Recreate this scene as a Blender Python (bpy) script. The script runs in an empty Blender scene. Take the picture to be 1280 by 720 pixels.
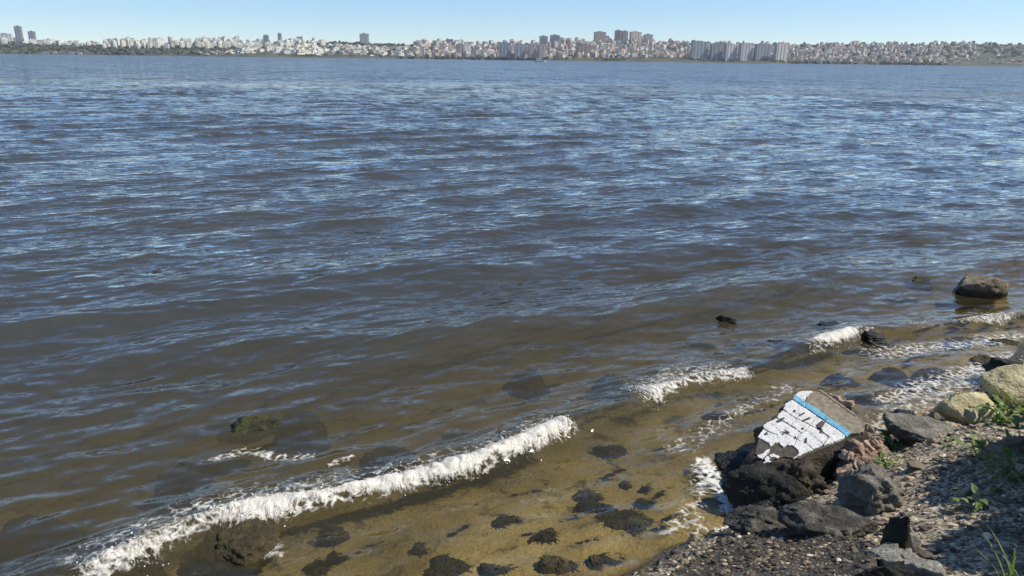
import bpy, bmesh, math, random
import numpy as np
from mathutils import Vector, Matrix

R = math.radians
rng = np.random.default_rng(7)
random.seed(7)
sc = bpy.context.scene
col = sc.collection

# ------------------------------------------------------------------ camera, sky, sun, exposure
F_PX, PITCH, ROLL, CAM_H = 924.0, R(17.2), math.atan(16 / 1280), 3.0
cam_d = bpy.data.cameras.new('camera')
cam = bpy.data.objects.new('camera', cam_d)
col.objects.link(cam)
cam_d.sensor_width = 36.0
cam_d.lens = 36.0 * F_PX / 1280.0
cam_d.clip_start = 0.05
cam_d.clip_end = 20000
cam.matrix_world = (Matrix.Translation((0, 0, CAM_H)) @ Matrix.Rotation(math.pi / 2 - PITCH, 4, 'X')
                    @ Matrix.Rotation(ROLL, 4, 'Z'))
sc.camera = cam

SUN_AZ, SUN_EL = R(92), R(51)          # azimuth measured from +Y towards +X
world = bpy.data.worlds.new('World')
sc.world = world
world.use_nodes = True
wn = world.node_tree
wn.nodes.clear()
sky = wn.nodes.new('ShaderNodeTexSky')
sky.sky_type = 'NISHITA'
sky.sun_disc = False
sky.sun_elevation = SUN_EL
sky.sun_rotation = SUN_AZ
sky.altitude = 5000
sky.air_density = 1.6
sky.dust_density = 0.0
sky.ozone_density = 7.0
bg = wn.nodes.new('ShaderNodeBackground')
bg.inputs['Strength'].default_value = 0.112
wo = wn.nodes.new('ShaderNodeOutputWorld')
wn.links.new(sky.outputs[0], bg.inputs['Color'])
wn.links.new(bg.outputs[0], wo.inputs['Surface'])

sun_d = bpy.data.lights.new('sun', 'SUN')
sun_d.energy = 4.4
sun_d.angle = R(0.5)
sun_d.color = (1.0, 0.93, 0.82)
sun = bpy.data.objects.new('sun', sun_d)
col.objects.link(sun)
sun_dir = Vector((math.sin(SUN_AZ) * math.cos(SUN_EL), math.cos(SUN_AZ) * math.cos(SUN_EL), math.sin(SUN_EL)))
sun.rotation_euler = sun_dir.to_track_quat('Z', 'Y').to_euler()
sun.location = sun_dir * 50

sc.view_settings.view_transform = 'Standard'
sc.view_settings.look = 'None'
sc.view_settings.exposure = 0.4
sc.view_settings.gamma = 1.0
sc.view_settings.use_curve_mapping = False
sc.cycles.use_denoising = True
sc.cycles.max_bounces = 6
sc.cycles.diffuse_bounces = 3
sc.cycles.glossy_bounces = 3
sc.cycles.transparent_max_bounces = 12
sc.cycles.sample_clamp_direct = 3.0
sc.cycles.sample_clamp_indirect = 3.0
sc.cycles.caustics_reflective = False
sc.cycles.caustics_refractive = False


# ------------------------------------------------------------------ helpers
def ray(px, py):
    u, v = px - 640.0, 360.0 - py
    c, s = math.cos(ROLL), math.sin(ROLL)
    u, v = u * c - v * s, u * s + v * c
    d = Vector((u, F_PX * math.cos(PITCH) + v * math.sin(PITCH), -F_PX * math.sin(PITCH) + v * math.cos(PITCH)))
    return d.normalized()


def at(px, py, z=0.0):
    d = ray(px, py)
    return Vector((0, 0, CAM_H)) + d * ((z - CAM_H) / d.z)


def sstep(a, b, x):
    t = np.clip((x - a) / (b - a), 0, 1)
    return t * t * (3 - 2 * t)


def _hash(ix, iy, iz, seed):
    h = (ix.astype(np.int64) * 374761393 + iy.astype(np.int64) * 668265263
         + iz.astype(np.int64) * 2147483647 + seed * 1274126177) & 0xFFFFFFFF
    h = ((h ^ (h >> 13)) * 1274126177) & 0xFFFFFFFF
    h = ((h ^ (h >> 16)) * 2246822519) & 0xFFFFFFFF
    h = h ^ (h >> 15)
    return (h & 0xFFFFFF) / float(0xFFFFFF) * 2 - 1


def vnoise(p, seed=0):
    i = np.floor(p)
    f = p - i
    f = f * f * f * (f * (f * 6 - 15) + 10)
    i = i.astype(np.int64)
    out = 0
    for dx in (0, 1):
        for dy in (0, 1):
            for dz in (0, 1):
                w = ((f[:, 0] if dx else 1 - f[:, 0]) * (f[:, 1] if dy else 1 - f[:, 1])
                     * (f[:, 2] if dz else 1 - f[:, 2]))
                out = out + w * _hash(i[:, 0] + dx, i[:, 1] + dy, i[:, 2] + dz, seed)
    return out


def fbm(p, octv=4, seed=0, gain=0.5, lac=2.03):
    p = np.asarray(p, float)
    if p.shape[1] == 2:
        p = np.column_stack([p, np.zeros(len(p))])
    a, o, n = 1.0, 0.0, 0.0
    for k in range(octv):
        o = o + a * vnoise(p + 17.3 * k, seed + k)
        n += a
        a *= gain
        p = p * lac
    return o / n


def link(name, me, parent=None):
    o = bpy.data.objects.new(name, me)
    col.objects.link(o)
    if parent is not None:
        o.parent = parent
    return o


def tag(o, label=None, cat=None, group=None, kind=None):
    for k, v in (('label', label), ('category', cat), ('group', group), ('kind', kind)):
        if v:
            o[k] = v
    return o


def empty(name, loc=(0, 0, 0), rz=0.0):
    o = bpy.data.objects.new(name, None)
    o.empty_display_size = 0.1
    col.objects.link(o)
    o.location = loc
    o.rotation_euler = (0, 0, rz)
    return o


def np_mesh(name, verts, faces, mat=None, smooth=True, attrs=None):
    """faces: (n,3) or (n,4) array"""
    me = bpy.data.meshes.new(name)
    verts = np.asarray(verts, np.float32)
    faces = np.asarray(faces, np.int32)
    k = faces.shape[1]
    me.vertices.add(len(verts))
    me.vertices.foreach_set('co', verts.ravel())
    me.loops.add(faces.size)
    me.loops.foreach_set('vertex_index', faces.ravel())
    me.polygons.add(len(faces))
    me.polygons.foreach_set('loop_start', np.arange(0, faces.size, k, dtype=np.int32))
    me.update(calc_edges=True)
    me.polygons.foreach_set('use_smooth', np.full(len(faces), smooth))
    for n, a in (attrs or {}).items():
        a = np.asarray(a, np.float32)
        if a.ndim == 1:
            t = me.attributes.new(n, 'FLOAT', 'POINT')
            t.data.foreach_set('value', a)
        else:
            t = me.attributes.new(n, 'FLOAT_COLOR', 'POINT')
            t.data.foreach_set('color', np.column_stack([a, np.ones(len(a))]).astype(np.float32).ravel())
    if mat:
        me.materials.append(mat)
    me.validate()
    return me


def grid_faces(nr, nc):
    r, c = np.meshgrid(np.arange(nr - 1), np.arange(nc - 1), indexing='ij')
    a = (r * nc + c).ravel()
    return np.column_stack([a, a + 1, a + nc + 1, a + nc])


_ico = {}


def ico(sub):
    if sub not in _ico:
        bm = bmesh.new()
        bmesh.ops.create_icosphere(bm, subdivisions=sub, radius=1.0)
        v = np.array([x.co[:] for x in bm.verts])
        f = np.array([[q.index for q in x.verts] for x in bm.faces])
        bm.free()
        _ico[sub] = (v, f)
    return _ico[sub]


# ------------------------------------------------------------------ node materials
class NT:
    def __init__(self, name):
        self.m = bpy.data.materials.new(name)
        self.m.use_nodes = True
        self.t = self.m.node_tree
        self.t.nodes.clear()
        self.out = self.n('ShaderNodeOutputMaterial')

    def n(self, typ, ins=None, **kw):
        x = self.t.nodes.new(typ)
        for k, v in kw.items():
            setattr(x, k, v)
        for k, v in (ins or {}).items():
            self.put(x, k, v)
        return x

    def put(self, x, k, v):
        s = x.inputs[k]
        if isinstance(v, bpy.types.NodeSocket):
            self.t.links.new(v, s)
        elif isinstance(v, bpy.types.Node):
            self.t.links.new(v.outputs[0], s)
        else:
            if isinstance(v, tuple) and len(v) == 3 and s.type == 'RGBA':
                v = (*v, 1)
            s.default_value = v

    def math(self, op, a, b=0.0, c=None, clamp=False):
        x = self.n('ShaderNodeMath', operation=op, use_clamp=clamp)
        self.put(x, 0, a)
        self.put(x, 1, b)
        if c is not None:
            self.put(x, 2, c)
        return x.outputs[0]

    def ramp(self, fac, stops, interp='LINEAR'):
        x = self.n('ShaderNodeValToRGB', {'Fac': fac})
        cr = x.color_ramp
        cr.interpolation = interp
        while len(cr.elements) < len(stops):
            cr.elements.new(0.5)
        for e, (p, c) in zip(cr.elements, stops):
            e.position = p
            if not isinstance(c, tuple):
                c = (c, c, c)
            e.color = (*c, 1)
        return x.outputs[0]

    def rng(self, v, a, b, lo=0.0, hi=1.0, smooth=True):
        x = self.n('ShaderNodeMapRange', {0: v, 1: a, 2: b, 3: lo, 4: hi})
        x.clamp = True
        x.interpolation_type = 'SMOOTHSTEP' if smooth else 'LINEAR'
        return x.outputs[0]

    def noise(self, vec, scale, detail=4.0, rough=0.55, dist=0.0, color=False):
        x = self.n('ShaderNodeTexNoise', {'Vector': vec, 'Scale': scale, 'Detail': detail, 'Roughness': rough, 'Distortion': dist})
        return x.outputs[1 if color else 0]

    def voro(self, vec, scale, feature='F1', out=0):
        x = self.n('ShaderNodeTexVoronoi', {'Vector': vec, 'Scale': scale}, feature=feature)
        return x.outputs[out]

    def mix(self, fac, a, b, blend='MIX'):
        x = self.n('ShaderNodeMix', data_type='RGBA', blend_type=blend)
        x.clamp_factor = True
        self.put(x, 0, fac)
        self.put(x, 6, a)
        self.put(x, 7, b)
        return x.outputs[2]

    def bump(self, h, strength, dist):
        return self.n('ShaderNodeBump', {'Height': h, 'Strength': strength, 'Distance': dist}).outputs[0]

    def principled(self, color, rough=0.8, normal=None, spec=0.4, **kw):
        x = self.n('ShaderNodeBsdfPrincipled', {'Base Color': color, 'Roughness': rough, 'Specular IOR Level': spec})
        if normal is not None:
            self.put(x, 'Normal', normal)
        for k, v in kw.items():
            self.put(x, k, v)
        self.put(self.out, 'Surface', x.outputs[0])
        return self.m

    def pos(self):
        return self.n('ShaderNodeNewGeometry').outputs['Position']

    def objco(self):
        return self.n('ShaderNodeTexCoord').outputs['Object']

    def z(self):
        return self.n('ShaderNodeSeparateXYZ', {0: self.pos()}).outputs[2]

    def attr(self, name, out=2):
        return self.n('ShaderNodeAttribute', attribute_name=name).outputs[out]


def rock_mat(name, dark, mid, light, scale=9.0, wet_top=0.16, moss=0.0, bump=1.0, pebbly=0.0):
    m = NT(name)
    p = m.pos()
    n1 = m.noise(p, scale, 6, 0.62)
    n2 = m.noise(p, scale * 6, 5, 0.65)
    n3 = m.voro(p, scale * 7)
    c = m.ramp(m.math('ADD', m.math('MULTIPLY', n1, 0.6), m.math('MULTIPLY', n2, 0.4)),
               [(0.30, dark), (0.50, mid), (0.68, light)])
    if pebbly:
        pe = m.voro(p, 48.0, out=1)
        g = m.n('ShaderNodeSeparateColor', {0: pe}).outputs[0]
        pc = m.ramp(g, [(0.0, dark), (0.45, mid), (0.8, light), (1.0, tuple(min(1, x * 1.7) for x in light))])
        pe2 = m.n('ShaderNodeSeparateColor', {0: m.voro(p, 95.0, out=1)}).outputs[1]
        pc = m.mix(m.rng(m.noise(p, 5, 3), 0.42, 0.6), pc, m.ramp(pe2, [(0.1, dark), (0.5, mid), (0.95, light)]))
        c = m.mix(m.math('MULTIPLY', pebbly, m.rng(m.noise(p, 2.5, 4), 0.3, 0.6, 0.45, 1.0)), c, pc)
    if moss:
        mo = m.rng(m.noise(p, scale * 0.8, 4), 0.5, 0.62, 0, moss)
        c = m.mix(mo, c, (0.055, 0.062, 0.015))
    wet = m.rng(m.math('ADD', m.z(), m.math('MULTIPLY', n1, 0.12)), wet_top + 0.10, wet_top, 0, 1)
    c = m.mix(wet, c, m.mix(1.0, c, (0.24, 0.23, 0.20), 'MULTIPLY'))
    rough = m.rng(wet, 0, 1, 0.88, 0.34)
    h = m.math('ADD', m.math('MULTIPLY', n1, 0.6), m.math('ADD', m.math('MULTIPLY', n2, 0.35), m.math('MULTIPLY', n3, 0.10 if not pebbly else 0.9)))
    return m.principled(c, rough, m.bump(h, 1.0 * bump, 0.045))


M = {}
M['rock_grey'] = rock_mat('rock_grey', (0.04, 0.037, 0.03), (0.14, 0.13, 0.105), (0.32, 0.30, 0.245))
M['rock_black'] = rock_mat('rock_black', (0.008, 0.008, 0.007), (0.018, 0.018, 0.015), (0.04, 0.04, 0.034), wet_top=0.2, moss=0.25)
M['rock_yellow'] = rock_mat('rock_yellow', (0.22, 0.18, 0.085), (0.50, 0.44, 0.25), (0.68, 0.62, 0.42), scale=7, wet_top=0.0, moss=0.12)
M['rock_brown'] = rock_mat('rock_brown', (0.05, 0.04, 0.025), (0.16, 0.13, 0.085), (0.33, 0.28, 0.2), wet_top=0.10)
M['rock_algae'] = rock_mat('rock_algae', (0.010, 0.011, 0.006), (0.024, 0.025, 0.013), (0.06, 0.055, 0.028), wet_top=-0.5, moss=0.7)
M['rock_weedy'] = rock_mat('rock_weedy', (0.014, 0.012, 0.006), (0.045, 0.036, 0.014), (0.105, 0.08, 0.032), wet_top=-0.5, moss=0.5)
M['rock_sunken'] = rock_mat('rock_sunken', (0.012, 0.013, 0.009), (0.026, 0.027, 0.018), (0.06, 0.055, 0.032), wet_top=-0.5, moss=0.5)
M['slab_pebble'] = rock_mat('slab_pebble', (0.014, 0.013, 0.011), (0.05, 0.046, 0.038), (0.22, 0.20, 0.165), wet_top=0.05, bump=1.3, pebbly=0.85)
M['rock_dark'] = rock_mat('rock_dark', (0.012, 0.011, 0.009), (0.055, 0.05, 0.04), (0.20, 0.185, 0.145), scale=12, wet_top=0.16)  # darker tone carries the deep shadows as well as wet among the bank rocks
M['rubble_core'] = rock_mat('rubble_core', (0.010, 0.009, 0.007), (0.036, 0.03, 0.02), (0.12, 0.095, 0.065), wet_top=0.15, moss=0.35)  # base darkened to carry the shade below the painted face, besides wet
M['rock_pale'] = rock_mat('rock_pale', (0.10, 0.095, 0.075), (0.27, 0.25, 0.2), (0.45, 0.43, 0.36), wet_top=0.0)


# ------------------------------------------------------------------ ground: bank and lake bed in one sheet
def shore_s(x, y):
    """metres inland of the mean shore line (negative over the lake)"""
    return 0.6 * (x - 1.5) - 0.8 * (y - 4.8) - 0.30


def ground_h(x, y, detail=True):
    x = np.asarray(x, float)
    y = np.asarray(y, float)
    sh = x.shape
    x, y = x.ravel(), y.ravel()
    s = shore_s(x, y)
    near = np.clip(1 - (np.hypot(x, y) - 25) / 30, 0, 1)
    if detail:
        P = np.column_stack([x, y])
        s = s + near * 0.30 * fbm(P * 0.7, 3, 11)
    up = np.where(s > 2.7, 1.40 + (s - 2.7) * 0.06, 0.52 * s)
    up = np.minimum(up, 2.2)
    dn = np.maximum(-0.035 + 0.105 * s, -2.6)
    z = np.where(s > 0, up, dn)
    z = np.where((s <= 0) & (s > -0.5), np.maximum(z, 0.14 * s), z)
    if detail:
        z = z + near * (0.05 * fbm(P * 2.3, 4, 3) * sstep(-3, 0.6, s) + 0.018 * fbm(P * 9, 3, 5) * sstep(0.0, 0.5, s))
    return z.reshape(sh)


def ground_at(x, y):
    return float(ground_h(np.array([x]), np.array([y]))[0])


def hit(px, py):
    d = ray(px, py)
    o = Vector((0, 0, CAM_H))
    ts = np.linspace(1.5, 14, 900)
    zs = CAM_H + d.z * ts
    g = ground_h(d.x * ts, d.y * ts)
    k = np.argmax(zs <= np.maximum(g, -0.0))
    return o + d * float(ts[k])


def axis(lo, hi, step, far_lo, far_hi, n):
    a = np.arange(lo, hi + step / 2, step)
    left = lo - np.geomspace(step * 1.4, lo - far_lo, n)[::-1]
    right = hi + np.geomspace(step * 1.4, far_hi - hi, n)
    return np.concatenate([left, a, right])


gx = axis(-5.5, 9.0, 0.045, -4200, 4200, 46)
gy = axis(0.6, 11.0, 0.045, -300, 4200, 46)
X, Y = np.meshgrid(gx, gy)
Z = ground_h(X, Y)
far_land = sstep(2440, 2600, Y)
Z = Z * (1 - far_land) + far_land * -0.8

m = NT('ground_bank')
p = m.pos()
zz = m.z()
n1 = m.noise(p, 3.0, 5)
n2 = m.noise(p, 34, 5, 0.7)
n3 = m.n('ShaderNodeSeparateColor', {0: m.voro(p, 58, out=1)}).outputs[0]
dry = m.ramp(m.math('ADD', m.math('MULTIPLY', n3, 0.55), m.math('MULTIPLY', n2, 0.45)),
             [(0.2, (0.035, 0.03, 0.022)), (0.42, (0.19, 0.155, 0.105)), (0.62, (0.40, 0.335, 0.235)), (0.85, (0.6, 0.54, 0.42))])
dry = m.mix(m.rng(n1, 0.5, 0.68, 0, 0.55), dry, (0.06, 0.055, 0.03))
sandn = m.noise(p, 1.7, 5, 0.6)
sand = m.ramp(m.math('ADD', m.math('MULTIPLY', sandn, 0.7), m.math('MULTIPLY', n2, 0.3)),
              [(0.30, (0.13, 0.108, 0.045)), (0.46, (0.31, 0.258, 0.112)), (0.62, (0.44, 0.375, 0.185))])
weedn = m.noise(p, 4.5, 6, 0.7, 0.6)
sand = m.mix(m.rng(weedn, 0.52, 0.66, 0, 0.75), sand, (0.045, 0.040, 0.017))
sand = m.mix(m.rng(m.noise(p, 26, 4, 0.7), 0.56, 0.70, 0, 0.5), sand, (0.10, 0.085, 0.05))
wetg = m.rng(m.math('ADD', zz, m.math('MULTIPLY', n1, 0.1)), 0.20, 0.08, 0, 1)
wetc = m.mix(1.0, dry, (0.30, 0.27, 0.22), 'MULTIPLY')
c = m.mix(wetg, dry, wetc)
c = m.mix(m.rng(m.math('ADD', zz, m.math('MULTIPLY', n1, 0.06)), 0.05, 0.0, 0, 1), c, sand)
m.principled(c, m.rng(wetg, 0, 1, 0.92, 0.5), m.bump(m.math('ADD', n2, n3), 0.8, 0.02))
M['ground'] = m.m
g_me = np_mesh('ground', np.column_stack([X.ravel(), Y.ravel(), Z.ravel()]), grid_faces(len(gy), len(gx)), M['ground'])
tag(link('ground', g_me), kind='structure')

# ------------------------------------------------------------------ the lake
def poly_world(pts):
    return np.array([at(*q)[:2] for q in pts])


def line_dist(x, y, L):
    """signed distance (positive on the left of the line's direction = lake side) and arclength"""
    best = np.full(x.shape, 1e9)
    sgn = np.ones(x.shape)
    arc = np.zeros(x.shape)
    acc = 0.0
    for a, b in zip(L[:-1], L[1:]):
        d = b - a
        ln = np.hypot(*d)
        t = np.clip(((x - a[0]) * d[0] + (y - a[1]) * d[1]) / ln ** 2, 0, 1)
        ex, ey = x - (a[0] + t * d[0]), y - (a[1] + t * d[1])
        dd = np.hypot(ex, ey)
        k = dd < best
        best = np.where(k, dd, best)
        sgn = np.where(k, np.sign(d[0] * ey - d[1] * ex + 1e-9), sgn)
        arc = np.where(k, acc + t * ln, arc)
        acc += ln
    return best * sgn, arc


CREST = np.vstack([[-5.5, 0.9], [-3.3, 2.75], poly_world([(118, 728), (190, 690), (270, 652), (340, 640), (480, 612), (600, 585), (700, 545), (800, 503), (870, 474), (935, 470), (1010, 440), (1085, 415), (1180, 408), (1290, 400)]), [8.6, 9.6], [14, 12.6]])
CREST_2 = np.vstack([[-14, 6.0], poly_world([(0, 452), (300, 432), (600, 412), (850, 385), (1100, 350)]), [12, 12.5]])
CREST_3 = np.vstack([[-16, 8.4], poly_world([(0, 368), (350, 345), (700, 330), (1000, 300)]), [16, 15.6]])

rows = [0.8]
while rows[-1] < 2900:
    rows.append(rows[-1] * (1 + np.interp(math.log(rows[-1]), [math.log(45), math.log(700)], [0.0056, 0.03])) if rows[-1] > 4 else rows[-1] + 0.021)
rows = np.array(rows)
NC = 640
uu = np.linspace(-1, 1, NC)
WX = uu[None, :] * (rows[:, None] * 1.0 + 3.8)
WY = np.repeat(rows[:, None], NC, 1)
sp = np.maximum(np.gradient(rows)[:, None] * np.ones((1, NC)), 0.9 * (rows[:, None] + 3.8) * 2 / NC)
sh = shore_s(WX, WY)
calm = 0.26 + 0.74 * sstep(-0.9, -4.2, sh)
NW = 150
NT_ = 26                                   # long-crested trains running at the bank
lam = np.concatenate([np.exp(rng.uniform(math.log(1.3), math.log(3.6), NT_)), np.exp(rng.uniform(math.log(0.15), math.log(1.6), NW - NT_))])
ang = np.concatenate([R(-56) + rng.normal(0, R(9), NT_), R(-62) + rng.normal(0, R(22), NW - NT_)])
kx, ky = np.cos(ang) * 2 * np.pi / lam, np.sin(ang) * 2 * np.pi / lam
slope = np.concatenate([np.full(NT_, 0.078 * math.sqrt(2.0 / NT_)),
                        0.112 * math.sqrt(2.0 / (NW - NT_)) * np.interp(np.log(lam[NT_:]), np.log([0.15, 0.25, 0.5, 1.6]), [0.8, 1.2, 1.2, 0.8])])
amp = slope * lam / (2 * np.pi)
ph = rng.uniform(0, 2 * np.pi, NW)
DZ = np.zeros_like(WX)
DX = np.zeros_like(WX)
DY = np.zeros_like(WX)
lost = np.zeros_like(WX)
for j in range(NW):
    w = sstep(1.8, 6.5, lam[j] / sp)
    lost += (1 - w) * slope[j] ** 2
    live = np.where(w.max(axis=1) > 0)[0]
    if len(live) == 0:
        continue
    r1 = live[-1] + 1
    th = kx[j] * WX[:r1] + ky[j] * WY[:r1] + ph[j]
    cl = calm[:r1] if lam[j] > 0.6 else 0.65 + 0.35 * calm[:r1]
    A = amp[j] * w[:r1] * cl
    DZ[:r1] += A * np.cos(th)
    DX[:r1] -= 0.9 * A * math.cos(ang[j]) * np.sin(th)
    DY[:r1] -= 0.9 * A * math.sin(ang[j]) * np.sin(th)
far_w = np.sqrt(lost / np.sum(slope ** 2))

nb = np.searchsorted(rows, 22)
bx, by = WX[:nb], WY[:nb]
P2 = np.column_stack([bx.ravel(), by.ravel()])
wob = fbm(P2 * 1.1, 3, 21).reshape(bx.shape)
d1, a1 = line_dist(bx, by, CREST)
d1 = d1 + 0.07 * wob
prof = np.where(d1 < 0, np.exp(-(d1 / 0.13) ** 2), np.exp(-(d1 / 0.46) ** 1.6 if False else -np.abs(d1 / 0.42) ** 1.7))
ridge = (0.095 + 0.03 * np.sin(a1 * 1.7 + 1)) * prof - 0.02 * np.exp(-((d1 + 0.35) / 0.22) ** 2)
d2, a2 = line_dist(bx, by, CREST_2)
d2 = d2 + 0.25 * wob
ridge += (0.10 + 0.02 * np.sin(a2 * 1.1)) * np.where(d2 < 0, np.exp(-(d2 / 0.52) ** 2), np.exp(-(d2 / 0.9) ** 2))
d3, a3 = line_dist(bx, by, CREST_3)
d3 = d3 + 0.4 * wob
ridge += (0.09 + 0.02 * np.sin(a3 * 0.9)) * np.where(d3 < 0, np.exp(-(d3 / 0.6) ** 2), np.exp(-(d3 / 1.0) ** 2))
edge = sstep(22, 16, by)
DZ[:nb] += ridge * edge
WZ = DZ
bed = ground_h(WX[:nb] + DX[:nb], WY[:nb] + DY[:nb])
depth = np.full_like(WX, 3.0)
depth[:nb] = np.clip(WZ[:nb] - bed, 0, 3)

# foam cover on the water itself
foam = np.zeros_like(WX)
fz = np.zeros_like(bx)
# arcs where the crest breaks: (pixel from, pixel to)
SEG = [((85, 748), (712, 541), 1.0), ((795, 505), (940, 470), 1.0), ((1000, 443), (1090, 413), 0.8), ((1100, 411), (1295, 399), 0.55)]


def arc_of(q):
    w = at(*q)
    _, a = line_dist(np.array([w.x]), np.array([w.y]), CREST)
    return float(a[0])


BREAK = [(arc_of(a), arc_of(b), k) for a, b, k in SEG]
for a0, a1_, k in BREAK:
    on = sstep(a0 - 0.12, a0 + 0.1, a1) * sstep(a1_ + 0.12, a1_ - 0.1, a1)
    fz = np.maximum(fz, k * on * np.exp(-((d1 + 0.05) / 0.10) ** 2) * 0.62)
    fz = np.maximum(fz, k * on * np.exp(-((d1 - 0.12) / 0.34) ** 2) * 0.46)
# wash lines against the stones
WASH = [([(846, 705), (905, 668), (922, 655), (898, 610), (878, 575)], 0.10, 0.80), ([(835, 665), (875, 620), (872, 580)], 0.12, 0.52),
        ([(1095, 535), (1140, 512), (1185, 490), (1260, 455)], 0.28, 0.50), ([(1100, 440), (1180, 432), (1280, 420)], 0.32, 0.54), ([(1110, 500), (1180, 475), (1270, 445)], 0.25, 0.55), ([(860, 640), (900, 690)], 0.2, 0.5),
        ([(850, 560), (935, 505), (985, 482)], 0.20, 0.46), ([(250, 640), (330, 665), (345, 690)], 0.09, 0.60),
        ([(275, 572), (310, 560), (345, 572), (385, 570)], 0.10, 0.58), ([(410, 585), (440, 575)], 0.05, 0.62),
        ([(120, 690), (200, 660), (250, 650)], 0.14, 0.5)]
for pts, wd, k in WASH:
    dd, _ = line_dist(bx, by, poly_world(pts))
    fz = np.maximum(fz, k * np.exp(-(dd / wd) ** 2))
foam[:nb] = fz * sstep(0.05, 0.25, fz)

m = NT('lake_water')
pos = m.pos()
geo = m.n('ShaderNodeNewGeometry')
map1 = m.n('ShaderNodeMapping', {'Vector': pos, 'Rotation': (0, 0, R(-16)), 'Scale': (0.65, 1.0, 1.0)})
farv = m.attr('far')
dep = m.attr('depth')
fo = m.attr('foam')
cA = m.noise(map1, 9.0, 3, 0.6, 0.6, color=True)
cB = m.noise(map1, 1.6, 3, 0.55, 0.4, color=True)
map2 = m.n('ShaderNodeMapping', {'Vector': pos, 'Rotation': (0, 0, R(-10)), 'Scale': (0.8, 1.0, 1.0)})
cC = m.noise(map2, 0.13, 7, 0.78, 0.2, color=True)
map3 = m.n('ShaderNodeMapping', {'Vector': pos, 'Rotation': (0, 0, R(-6)), 'Scale': (0.25, 1.0, 1.0)})
gust = m.noise(map3, 0.012, 4, 0.6)
rip = m.noise(pos, 0.55, 3, 0.55)


def centred(c, k):
    a = m.n('ShaderNodeVectorMath', {0: c, 1: (0.5, 0.5, 0.5)}, operation='SUBTRACT')
    s = m.n('ShaderNodeVectorMath', {0: a.outputs[0]}, operation='SCALE')
    m.put(s, 'Scale', k)
    return s.outputs[0]


def vadd(a, b):
    return m.n('ShaderNodeVectorMath', {0: a, 1: b}, operation='ADD').outputs[0]


cD = m.noise(map1, 24.0, 2, 0.5, 0.4, color=True)
train = None
for lam_, deg, am in ((0.46, -58, 0.050), (0.33, -71, 0.055), (0.24, -49, 0.055), (0.185, -80, 0.050), (0.145, -62, 0.050), (0.27, -98, 0.035), (0.21, -30, 0.030)):
    dx_, dy_ = math.cos(R(deg)), math.sin(R(deg))
    kk = 2 * math.pi / lam_
    dt = m.n('ShaderNodeVectorMath', {0: pos, 1: (dx_ * kk, dy_ * kk, 0)}, operation='DOT_PRODUCT').outputs['Value']
    wr = m.noise(pos, 0.9 / lam_ ** 0.5, 2, 0.5)
    am_ = m.math('MULTIPLY', m.rng(m.noise(m.n('ShaderNodeVectorMath', {0: pos, 1: (deg * 1.7, 3.1, 0)}, operation='ADD').outputs[0], 0.7, 2, 0.5), 0.3, 0.7, 0.35, 1.6), am)
    sn = m.math('MULTIPLY', m.math('COSINE', m.math('ADD', dt, m.math('MULTIPLY', wr, 9.0))), am_)
    tv = m.n('ShaderNodeVectorMath', {0: (dx_, dy_, 0)}, operation='SCALE')
    m.put(tv, 'Scale', sn)
    train = tv.outputs[0] if train is None else vadd(train, tv.outputs[0])
map4 = m.n('ShaderNodeMapping', {'Vector': pos, 'Rotation': (0, 0, R(4)), 'Scale': (0.55, 0.04, 1.0)})
cE = m.noise(map4, 1.0, 4, 0.65, 0.2, color=True)
sl = vadd(train, vadd(centred(cE, m.math('MULTIPLY', farv, 0.45)), vadd(vadd(centred(cD, 0.22), centred(cA, m.rng(rip, 0.35, 0.65, 0.22, 0.42))),
          vadd(centred(cB, m.math('MULTIPLY', farv, 1.3)), centred(cC, m.math('MULTIPLY', farv, 1.15))))))
sxyz = m.n('ShaderNodeSeparateXYZ', {0: sl})
outer = m.rng(m.n('ShaderNodeSeparateXYZ', {0: pos}).outputs[1], 60, 900, 0.0, 0.03)
ys = m.math('SUBTRACT', m.math('SUBTRACT', sxyz.outputs[1], outer), m.math('MULTIPLY', farv, m.rng(gust, 0.38, 0.62, 0.0, 0.075)))
# far out only the wave faces turned to the shore are seen past the crests in front of them
face = m.rng(m.n('ShaderNodeSeparateXYZ', {0: pos}).outputs[1], 30, 140, 0.0, 0.9)
ys = m.math('ADD', m.math('MULTIPLY', ys, m.math('SUBTRACT', 1.0, face)), m.math('MULTIPLY', m.math('MULTIPLY', m.math('ABSOLUTE', ys), -1.0), face))
slv = m.n('ShaderNodeCombineXYZ', {0: sxyz.outputs[0], 1: ys, 2: 0.0})
nrm = m.n('ShaderNodeVectorMath', {0: vadd(geo.outputs['Normal'], slv.outputs[0])}, operation='NORMALIZE').outputs[0]
fres = m.n('ShaderNodeFresnel', {'IOR': 1.33, 'Normal': nrm}).outputs[0]
gloss = m.n('ShaderNodeBsdfGlossy', {'Color': (1, 1, 1), 'Roughness': 0.04, 'Normal': nrm})
body = m.n('ShaderNodeBsdfDiffuse', {'Color': m.mix(m.rng(dep, 0.2, 0.75), (0.058, 0.050, 0.024), (0.050, 0.052, 0.047)), 'Normal': nrm})
clear = m.n('ShaderNodeBsdfTransparent', {'Color': (0.93, 0.88, 0.74)})
opac = m.math('SUBTRACT', 1.0, m.math('POWER', 2.718, m.math('MULTIPLY', dep, -2.9)))
mx1 = m.n('ShaderNodeMixShader', {0: opac, 1: clear.outputs[0], 2: body.outputs[0]})
mx2 = m.n('ShaderNodeMixShader', {0: fres, 1: mx1.outputs[0], 2: gloss.outputs[0]})
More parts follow.
